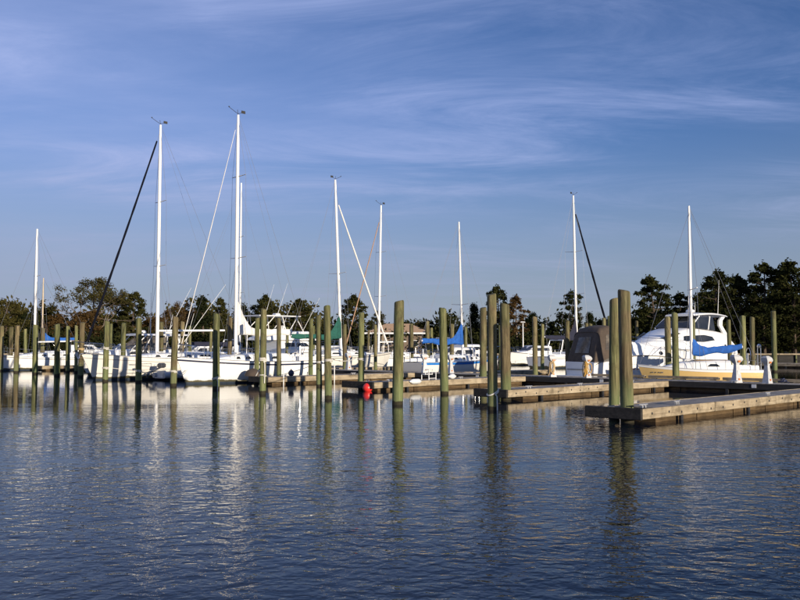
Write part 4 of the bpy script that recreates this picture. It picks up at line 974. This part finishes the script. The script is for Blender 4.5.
# flybridge boat with tower behind the tallest sloop, bow towards the right
p = UV(-60, 38.9); t = thing('flybridge_boat', 'white flybridge fishing boat with a railed tower top behind the tallest sloop', 'motor boat', p, HV, MG)
H = Hull(12.2, 4.0, 1.2, 1.4, 2.0, 1.6, .9, 'power', p=2.5); H.skin(M['white'], t); H.deck(M['deck'], t); H.rail('rub_rail', M['stripe_grey'], t, .03); H.band('boot_stripe', M['bottom'], t, .10, -.03, absz=True)
sa = House([(3.2, 1.3, 2.45, 1.6, 1.45), (6.6, 1.35, 2.45, 1.55, 1.35), (8.0, 1.45, 1.95, 1.3, 1.05), (9.8, 1.6, 1.85, .7, .5)], .12); sab = sa.build('cabin', M['white'], t)
sa.window([(4.0, 1.95), (5.1, 1.95), (5.1, 2.28), (4.0, 2.28)], M['glass'], sab); sa.window([(5.25, 1.95), (6.7, 1.95), (6.3, 2.28), (5.25, 2.28)], M['glass'], sab)
fl = House([(2.2, 2.5, 2.62, 1.5, 1.45), (2.3, 2.5, 2.75, 1.5, 1.45), (3.8, 2.5, 3.2, 1.45, 1.35), (6.8, 2.5, 3.28, 1.35, 1.15), (7.4, 2.5, 2.95, 1.2, 1.0), (8.1, 2.48, 2.56, 1.15, 1.0)], .10); flb = fl.build('flybridge', M['white'], t)
mb = MB(); mb.box((3.7, 0, 4.56), (4.3, 2.5, .09), bev=.03); tt = mb.build('tower_top', M['white'], t); mb = MB(); mb.box((4.3, .2, 4.72), (.5, .5, .22), bev=.06); mb.build('electronics_box', M['plastic'], tt)
for sd in (1, -1):
    mb = MB()
    for a, b_ in (((2.0, 1.3, 1.3), (2.0, 1.15, 4.55)), ((4.4, 1.3, 2.6), (4.0, 1.1, 4.55)), ((6.4, 1.2, 2.9), (5.4, 1.1, 4.55)), ((4.4, 1.3, 3.0), (5.6, 1.1, 4.5)), ((2.0, 1.2, 3.4), (3.2, 1.1, 4.55))): mb.tube([(a[0], sd*a[1], a[2]), (b_[0], sd*b_[1], b_[2])], .035, 6)
    mb.build('tower_leg', M['white'], t)
    antenna(t, (5.2, sd*1.5, 2.2), (7.4, sd*1.9, 6.2), .018, 'outrigger', 'mast'); antenna(tt, (3.6, sd*.9, 4.6), (4.6, sd*1.0, 7.4), .016)
for k in range(3):
    mb = MB(); mb.tube([(4.2+.5*k, -.5+.5*k, 2.5), (4.2+.5*k, -.5+.5*k, 3.75)], .05, 6); mb.box((4.2+.5*k, -.5+.5*k, 3.5), (.12, .5, .55), bev=.05); mb.build('helm_seat', M['sailcloth'], flb)
bow_rail(H, t, .55, .65)
# smaller boats further back
def small_boat(name, label, pos, heading, L=7, hull='white', top=None, cab=True, pole=None, rail_=True, arch=False, group='small boats moored further back'):
    t = thing(name, label, 'motor boat', pos, heading, group); s = L/7.0
    H = Hull(L, .36*L, .85*s, .9*s, 1.25*s, .8*s, .88, 'power', p=2.5); H.skin(M[hull], t, 18, 8); H.deck(M['deck'], t, 14); H.rail('rub_rail', M['stripe_grey'], t, .03*s); H.band('boot_stripe', M['bottom'], t, .08, -.03, absz=True)
    if cab:
        h = House([(2.2*s, .8*s, 1.75*s, .95*s, .82*s), (4.2*s, .85*s, 1.78*s, .92*s, .75*s), (4.9*s, .9*s, 1.3*s, .8*s, .6*s), (6.0*s, 1.0*s, 1.16*s, .42*s, .3*s)], .10*s); hb = h.build('cabin', M[hull], t)
        h.window([(2.5*s, 1.3*s), (3.3*s, 1.3*s), (3.3*s, 1.58*s), (2.5*s, 1.58*s)], M['glass'], hb); h.window([(3.45*s, 1.3*s), (4.4*s, 1.3*s), (4.1*s, 1.58*s), (3.45*s, 1.58*s)], M['glass'], hb)
        panel((4.86*s, -.6*s, 1.34*s), (4.86*s, .6*s, 1.34*s), (4.28*s, .6*s, 1.72*s), (4.28*s, -.6*s, 1.72*s), .02).build('windshield', M['glass'], hb)
    if top:
        mb = MB(); rings = []
        for i in range(7):
            x = lerp(.6*s, 3.4*s, i/6); z = top[1]+.08*math.sin(math.pi*i/6); rings.append([(x, y*1.0*s, z+.1*(1-y*y)) for y in (-1, -.5, 0, .5, 1)]+[(x, y*1.0*s, z+.1*(1-y*y)-.03) for y in (1, .5, 0, -.5, -1)])
        mb.loft(rings); bi = mb.build('bimini', M[top[0]], t)
        for sd in (1, -1):
            mb = MB(); mb.tube([(1.6*s, sd*s, .8*s), (.6*s, sd*s, top[1])], .015, 5); mb.tube([(2.2*s, sd*s, .8*s), (3.4*s, sd*s, top[1])], .015, 5); mb.build('bimini_frame', M['steel'], bi)
    if pole:
        mb = MB(); mb.tube([(.5*L, 0, .9*s), (.5*L, 0, pole)], [.09, .06], 8); mb.box((.5*L, 0, pole+.08), (.8, .5, .16), bev=.05); mb.build('radar_pole', M['mast'], t)
    if arch:
        mb = MB(); mb.tube([(1.2*s, -1.0*s, .8*s), (.7*s, -.85*s, 2.3*s), (.7*s, .85*s, 2.3*s), (1.2*s, 1.0*s, .8*s)], .06*s, 6); mb.build('radar_arch', M['white'], t)
    mb = MB(); mb.box((-.22*s, 0, .75*s), (.35*s, .4*s, .55*s), bev=.08*s); mb.box((-.2*s, 0, .2*s), (.16*s, .12*s, .8*s), bev=.02); mb.build('outboard_motor', M['engine'], t)
    if rail_: bow_rail(H, t, .5, .45*s, 4)
    return t
small_boat('motor_boat', 'far motor boat with a tan bimini behind the leftmost sloop', at_depth(45, 98), R(30), 8.5, top=('tan', 2.55))
small_boat('motor_boat', 'far motor boat whose white cabin top shows above the dark furled sail foot', UV(-60.6, 34.5), HB, 8.5, arch=True)
small_boat('workboat', 'distant small white boat with a tall white radar pole', at_depth(529, 120), R(250), 8, hull='greywhite', cab=False, pole=5.2)
small_boat('motor_boat', 'distant white motor boat left of the canvas cruiser', at_depth(562, 92), R(215), 8, arch=True)
small_boat('motor_boat', 'distant white motor boat just right of the boat with the radar pole', at_depth(549, 112), R(235), 7)
small_boat('motor_boat', 'far white motor boat with radar arch behind the blue-striped sailboat', at_depth(437, 84), R(40), 8.5, arch=True)
small_boat('motor_boat', 'far white cabin boat right of the blue-covered mast', at_depth(482, 80), R(222), 7.5)
small_boat('motor_boat', 'grey-white cabin boat moored close behind the blue-striped sailboat', UV(-43.9, 52.0), HB, 7.5, hull='greywhite')
small_boat('motor_boat', 'far white cabin boat behind the foredeck of the white sloop', UV(-73.5, 47.8), HB, 8, arch=True)
small_boat('motor_boat', 'white cabin boat far behind the brown pile tied with rope', at_depth(303, 92), R(44), 8)
# grey inflatable dinghy with a tilted outboard between the two big sloops
p = solve_v(159.5, -45.55); t = thing('dinghy', 'grey inflatable dinghy with a tilted outboard beside the cream sloop', 'dinghy', p, HV)
mb = MB(); mb.tube([(0, .62, .28), (1.2, .62, .30), (2.0, .52, .36), (2.5, .25, .44), (2.6, 0, .46), (2.5, -.25, .44), (2.0, -.52, .36), (1.2, -.62, .30), (0, -.62, .28)], [.16, .21, .20, .19, .19, .19, .20, .21, .16], 10); mb.build('tube', M['greyrub'], t)
mb = MB(); mb.box((1.1, 0, .14), (2.2, 1.0, .06)); mb.build('floor', M['greyrub'], t); mb = MB(); mb.box((.18, 0, .34), (.06, 1.0, .42), bev=.02); mb.build('transom', M['plastic'], t); mb = MB(); mb.box((1.3, 0, .40), (.25, 1.1, .04), bev=.01); mb.build('thwart', M['teak'], t)
mb = MB(); mb.box((.18, 0, .86), (.42, .26, .30), rot=.0, bev=.07); mb.tube([(.1, 0, .75), (-.55, 0, .45), (-.75, 0, .28)], [.06, .05, .06], 8); mb.box((-.72, 0, .30), (.12, .03, .3)); mb.build('outboard_motor', M['engine'], t)

# ------------------------------------------------------------------ shore building
def pavilion():
    c = at_depth(398, 131); t = thing('shore_building', 'low shore building with a tan hipped roof and white eaves', 'building', (c.x, 134, .8))
    mb = MB(); mb.box((0, 0, 1.45), (7.6, 5.0, 2.9)); mb.build('wall', M['wallpaint'], t)
    mb = MB(); hx, hy = 5.1, 3.6; z0, z1 = 3.22, 4.75
    mb.add([(-hx, -hy, z0), (hx, -hy, z0), (hx, hy, z0), (-hx, hy, z0), (-1.9, 0, z1), (1.9, 0, z1)], [(0, 1, 5, 4), (1, 2, 5), (2, 3, 4, 5), (3, 0, 4), (3, 2, 1, 0)])
    ro = mb.build('roof', M['tanroof'], t, 0)
    for k in range(1, 7):       # courses
        f = k/7; mb = MB(); a, b_, z = lerp(hx, 1.9, f), lerp(hy, 0, f), lerp(z0, z1, f)
        mb.tube([(-a, -b_-.01, z+.015), (a, -b_-.01, z+.015)], .022, 4); mb.build('shingle_course', M['tanroof'], ro)
    for (x, y, sx, sy) in ((0, -hy-.04, 2*hx+.16, .06), (0, hy+.04, 2*hx+.16, .06), (-hx-.05, 0, .06, 2*hy), (hx+.05, 0, .06, 2*hy)):
        mb = MB(); mb.box((x, y, z0-.06), (sx, sy, .26), bev=.01); mb.build('eave_board', M['plastic'], ro)
    for x in (-4.6, -2.3, 0, 2.3, 4.6):
        mb = MB(); mb.box((x, -3.2, 1.55), (.22, .22, 3.1), bev=.02); mb.build('post', M['fascia'], t)
    for x in (-2.6, 0, 2.6):
        mb = MB(); mb.box((x, -2.53, 1.6), (1.1, .06, 1.0), bev=.01); w_ = mb.build('window', M['plastic'], t)
        mb = MB(); mb.box((x, -2.57, 1.6), (.94, .04, .84)); mb.build('pane', M['glass'], w_)
M['wallpaint'] = simple('building_wall', (.16, .12, .09), .85, .2, 2); M['tanroof'] = simple('tan_shingles', (.40, .27, .17), .85, .2, 5, sc=(1, 4, 4))
pavilion()

# ------------------------------------------------------------------ dock pedestals, cords, fenders, buoy
def pedestal_proto():
    t = thing('power_pedestal', 'x', 'power pedestal', (0, 0, 0), 0, 'dock power pedestals'); t.scale = (1, 1, 1)
    sq = lambda a, b_, z, dx=0: [(dx-a, -b_, z), (dx+a, -b_, z), (dx+a, b_, z), (dx-a, b_, z)]
    mb = MB(); mb.loft([sq(.21, .19, 0), sq(.20, .18, .05), sq(.165, .15, .30), sq(.115, .105, .68), sq(.10, .09, .86)]); mb.build('post', M['pedestal'], t, 20)
    mb = MB(); mb.loft([sq(.09, .09, .84), sq(.13, .11, .92), sq(.25, .17, 1.05, .02), sq(.27, .18, 1.11, .02), sq(.25, .16, 1.22, -.03), sq(.13, .09, 1.31, -.08)]); h = mb.build('hood', M['pedestal'], t, 0)
    for sd in (1, -1):
        mb = MB(); mb.box((.02, sd*.178, 1.0), (.16, .05, .09), bev=.01); mb.build('lamp_lens', M['orange'], h)
    for sd in (1, -1):
        mb = MB(); mb.box((0, sd*.172, .17), (.11, .04, .09), bev=.01); mb.build('outlet', M['orange'], t)
        mb = MB(); mb.box((0, sd*.135, .48), (.14, .03, .2), bev=.01); mb.build('outlet_cover', M['greywhite'], t)
    return t
PED = None
def pedestal(px, v, label, s=1.0, rz=0.0):
    global PED
    p = solve_u(px, v); p.z = DZ
    if PED is None: PED = pedestal_proto(); o = PED
    else: o = copy_tree(PED)
    o.location = p; o.rotation_euler = (0, 0, R(22)+rz); o.scale = (s*.84, s*.84, s*.92); o['label'] = label
    return o
pedestal(735.5, 36.45, 'white power pedestal beside the stern of the yellow sailboat, left of two', 1.02)
pedestal(766, 36.75, 'rightmost white power pedestal, in front of the thick rightmost pile', .98, .25)
pedA = pedestal(552, 36.4, 'power pedestal wrapped in tan cord left of the canvas cruiser', .95, -.1)
pedB = pedestal(586.5, 36.6, 'power pedestal with yellow cord in front of the brown canvas', .95, .1)
pedestal(424.5, 36.5, 'white power pedestal standing beside the white dock steps', .95)
pedestal(450.5, 37.2, 'white power pedestal behind the pile that crosses the blue sail cover', .9, .2)
pedestal(348.5, 37.6, 'far grey-white power pedestal near the red buoy pile', .95, .3)
def cord(ped, label, n, mat, seed):
    rr = random.Random(seed); mb = MB()
    for k in range(n):
        a0 = rr.uniform(.0, 1.5); wd = rr.uniform(.16, .26); z1 = rr.uniform(.70, .84); z0 = rr.uniform(.04, .28); pts = []
        for i in range(15):
            a = 2*math.pi*i/14; y = math.cos(a)*wd*(.75+.25*math.sin(a)); z = lerp(z0, z1, .5+.5*math.sin(a)); out = .14+.10*(1-(z-z0)/(z1-z0))+.012*k
            pts.append((y*.9*math.cos(a0)*1.0+out*math.sin(a0)*-1, -out*math.cos(a0)*1.0+y*.9*math.sin(a0), z))
        mb.tube(pts, .022, 6, False)
    o = mb.build('coiled_cord', M[mat]); o.location = ped.location; o.rotation_euler = ped.rotation_euler
    tag(o, label, 'cord', 'shore power cords hung on pedestals')
cord(pedA, 'tan and white cord coils hung around the left cruiser pedestal', 7, 'tanrope', 3); cord(pedB, 'yellow cord coils hung on the pedestal before the brown canvas', 6, 'hose', 5)
def fender(label, pos, rot, mat='plastic', r=.11, L=.62):
    mb = MB(); mb.lathe([(.02, -L/2-.07), (.045, -L/2-.04), (.05, -L/2), (r*.8, -L/2+.05), (r, -L/2+.13), (r, L/2-.13), (r*.8, L/2-.05), (.05, L/2), (.045, L/2+.04), (.02, L/2+.07)], 14)
    o = mb.build('boat_fender', M[mat]); o.location = pos; o.rotation_euler = rot; tag(o, label, 'fender', 'boat fenders on the docks')
def on_face(px, u, v_off=0): q = solve_v(px, u); return q
q = solve_v(415.5, -27.58); fender('white fender lying along the edge of the middle finger dock', (q.x, q.y, DZ-.02), (R(90), 0, HV+R(90)), 'plastic', .12, .62)
q = solve_v(452, -27.95); fender('short white fender right of the pile crossing the blue sail cover', (q.x, q.y, DZ+.13), (R(90), 0, HV+R(80)), 'plastic', .13, .34)
q = solve_v(291.5, -36.35); mb = MB(); mb.lathe([(0, -.17), (.10, -.14), (.16, -.04), (.16, .05), (.10, .14), (.035, .17), (.03, .22), (0, .23)], 14); o = mb.build('buoy_fender', M['stripe_navy']); o.location = (q.x, q.y, DZ+.17); tag(o, 'round blue fender on the dock beside the white sloop', 'fender', 'boat fenders on the docks')
q = ground(367.6, 391.2); t = thing('mooring_buoy', 'round red mooring buoy floating by the middle finger dock end', 'buoy', (q.x, q.y, 0))
mb = MB(); mb.lathe([(0, -.14)]+[(.215*math.cos(a), .15+.215*math.sin(a)) for a in [R(x) for x in range(-70, 71, 14)]]+[(.06, .36), (.05, .41), (0, .42)], 20); mb.build('float', M['red'], t)
mb = MB(); mb.tube([(.05*math.cos(a), 0, .45+.05*math.sin(a)) for a in [R(30*k) for k in range(13)]], .012, 6, False); mb.build('eye', M['steel'], t)
# white dock steps
q = solve_v(432, -27.95); t = thing('dock_steps', 'small white plastic boarding steps on the middle finger dock', 'steps', (q.x, q.y, DZ), HV)
for sd in (-.24, .24):
    mb = MB(); mb.tube([(sd, -.02, 0), (sd, -.02, .48), (sd, .22, .48), (sd, .22, .25), (sd, .46, .25), (sd, .46, 0)], .022, 6); mb.build('side_frame', M['plastic'], t)
for y, z in ((.10, .49), (.34, .26)):
    mb = MB(); mb.box((0, y, z), (.52, .25, .035), bev=.01); mb.build('tread', M['plastic'], t)
for k, z in enumerate((.08, .38)):
    mb = MB(); mb.tube([(-.24, -.02, z), (.24, -.02, z)], .015, 6); mb.build('brace', M['plastic'], t)
# bundle under brown cover at the tip of the sloop's finger
q = solve_u(253.5, 25.75); mb = MB(); rings = []
for i in range(9):
    f = i/8; rings.append([(lerp(-.55, .55, f), (.42*math.sin(math.pi*(.12+.76*f)))*math.cos(a)*(1+.06*math.sin(3*a+i)), max(0, (.42*math.sin(math.pi*(.12+.76*f)))*math.sin(a)*(1+.08*math.sin(2*a+i*.7)))) for a in [2*math.pi*k/14 for k in range(14)]])
mb.loft(rings); o = mb.build('covered_bundle', M['brown']); o.location = (q.x, q.y, DZ+.01); o.rotation_euler = (0, 0, HU); tag(o, 'brown covered bundle at the end of the white sloop\'s finger dock', 'bundle')
for px, lab in ((284, 'thin white pole upright on the sloop finger dock edge, left of two'), (334.6, 'thin white pole upright just right of the thick centre-left pile')):
    q = solve_v(px, -35.93); mb = MB(); mb.tube([(0, 0, -.5), (0, 0, .95)], .028, 8); mb.lathe([(.03, .95), (.04, .96), (.03, 1.0), (0, 1.01)], 8); o = mb.build('marker_pole', M['plastic']); o.location = (q.x, q.y, 0); tag(o, lab, 'pole', 'white poles on the sloop finger dock')
q = solve_u(781.5, 37.45); t = thing('rope_coil', 'dark heap of coiled line on the walkway near the rightmost pile', 'rope coil', (q.x, q.y, DZ), HU)
mb = MB(); mb.tube([((.24-.008*k)*math.cos(k*.55), (.24-.008*k)*math.sin(k*.55), .03+.007*k) for k in range(26)], .028, 6); mb.build('coil', M['stripe_navy'], t)

# ------------------------------------------------------------------ mooring lines
RG = 'mooring lines on the piles'
def wrap_pts(o, y_px, turns=2.2, tilt=0.0):
    c = o.location; z = height_at(y_px, c.y); r = o['rad']+.018
    return [Vector((c.x+r*math.cos(a), c.y+r*math.sin(a), z+.014*k/4+tilt*r*math.cos(a-.6))) for k, a in enumerate([2*math.pi*j/14-1.2 for j in range(int(14*turns))])]
def line(key, y_px, label, to=None, tail=0.0, sag=.12, r=.017, mat='rope', turns=2.2, tilt=0.0):
    w_ = wrap_pts(P[key], y_px, turns, tilt); mb = MB(); mb.tube(w_, r*1.15, 6)
    if to is not None: mb.tube(catenary(w_[-1], to, sag), r, 6)
    if tail:
        e = w_[0]; mb.tube([e, e+Vector((.05, -.02, -.06)), e+Vector((.06, -.03, -tail*.5)), e+Vector((.045, -.02, -tail))], r, 6)
    tag(mb.build('mooring_line', M[mat]), label, 'rope', RG)
line('w', 361.5, 'white rope tied around the brown pile and slanting down beside it', to=P['w'].location+Vector((-.30, .12, .75)), tail=.9, sag=.02, r=.022, turns=3.2)
line('w', 376, 'thin rope loop low on the brown rope-tied pile', turns=1.2)
line('t', 379, 'rope loop low on the pile before the white sloop hull', turns=2.2, tilt=.3, tail=.5)
line('p', 372.5, 'rope loop on the pile at the white sloop bow', to=UV(-40.1, 22.9, .55)+Vector((.2, -.3, .2)), sag=.25)
line('n', 372, 'rope from the bright green pile to the cream sloop', to=UV(-46.9, 25.0, .9), sag=.35)
line('k', 369, 'rope from the pile at the cream sloop bow along its hull', to=UV(-46.6, 25.4, .55), sag=.10)
line('k', 349.5, 'upper rope loop on the pile at the cream sloop bow', to=UV(-48.3, 22.6, 1.65), sag=.15, turns=3)
line('R', 393.5, 'white rope looped low on the tall pile right of centre', tail=1.0, r=.02, turns=1.3, tilt=.55)
line('C', 362, 'white rope from the thick centre-left pile across to the buoy pile', to=P['E'].location+Vector((-.2, -.05, height_at(357.5, 39.2))), sag=.12, turns=2.4)
line('B', 363.5, 'rope from the thinner centre-left pile to the white sloop stern', to=UV(-38.4, 31.0, 1.15), sag=.10)
line('E', 360.5, 'rope wound around the red buoy pile', turns=2.2)
line('j', 350, 'orange-tan rope at the pile under the dark furled sail', r=.03, mat='tanrope', turns=2.6)
tag(MB().tube(catenary(at_depth(94, 50.3, height_at(317, 50.3)), P['n'].location+Vector((-.1, 0, height_at(319.5, 46.5))), .12), .013, 5).build('slack_line', M['tanrope']), 'thin tan line strung from the dark furled sail to the bright green pile', 'rope')
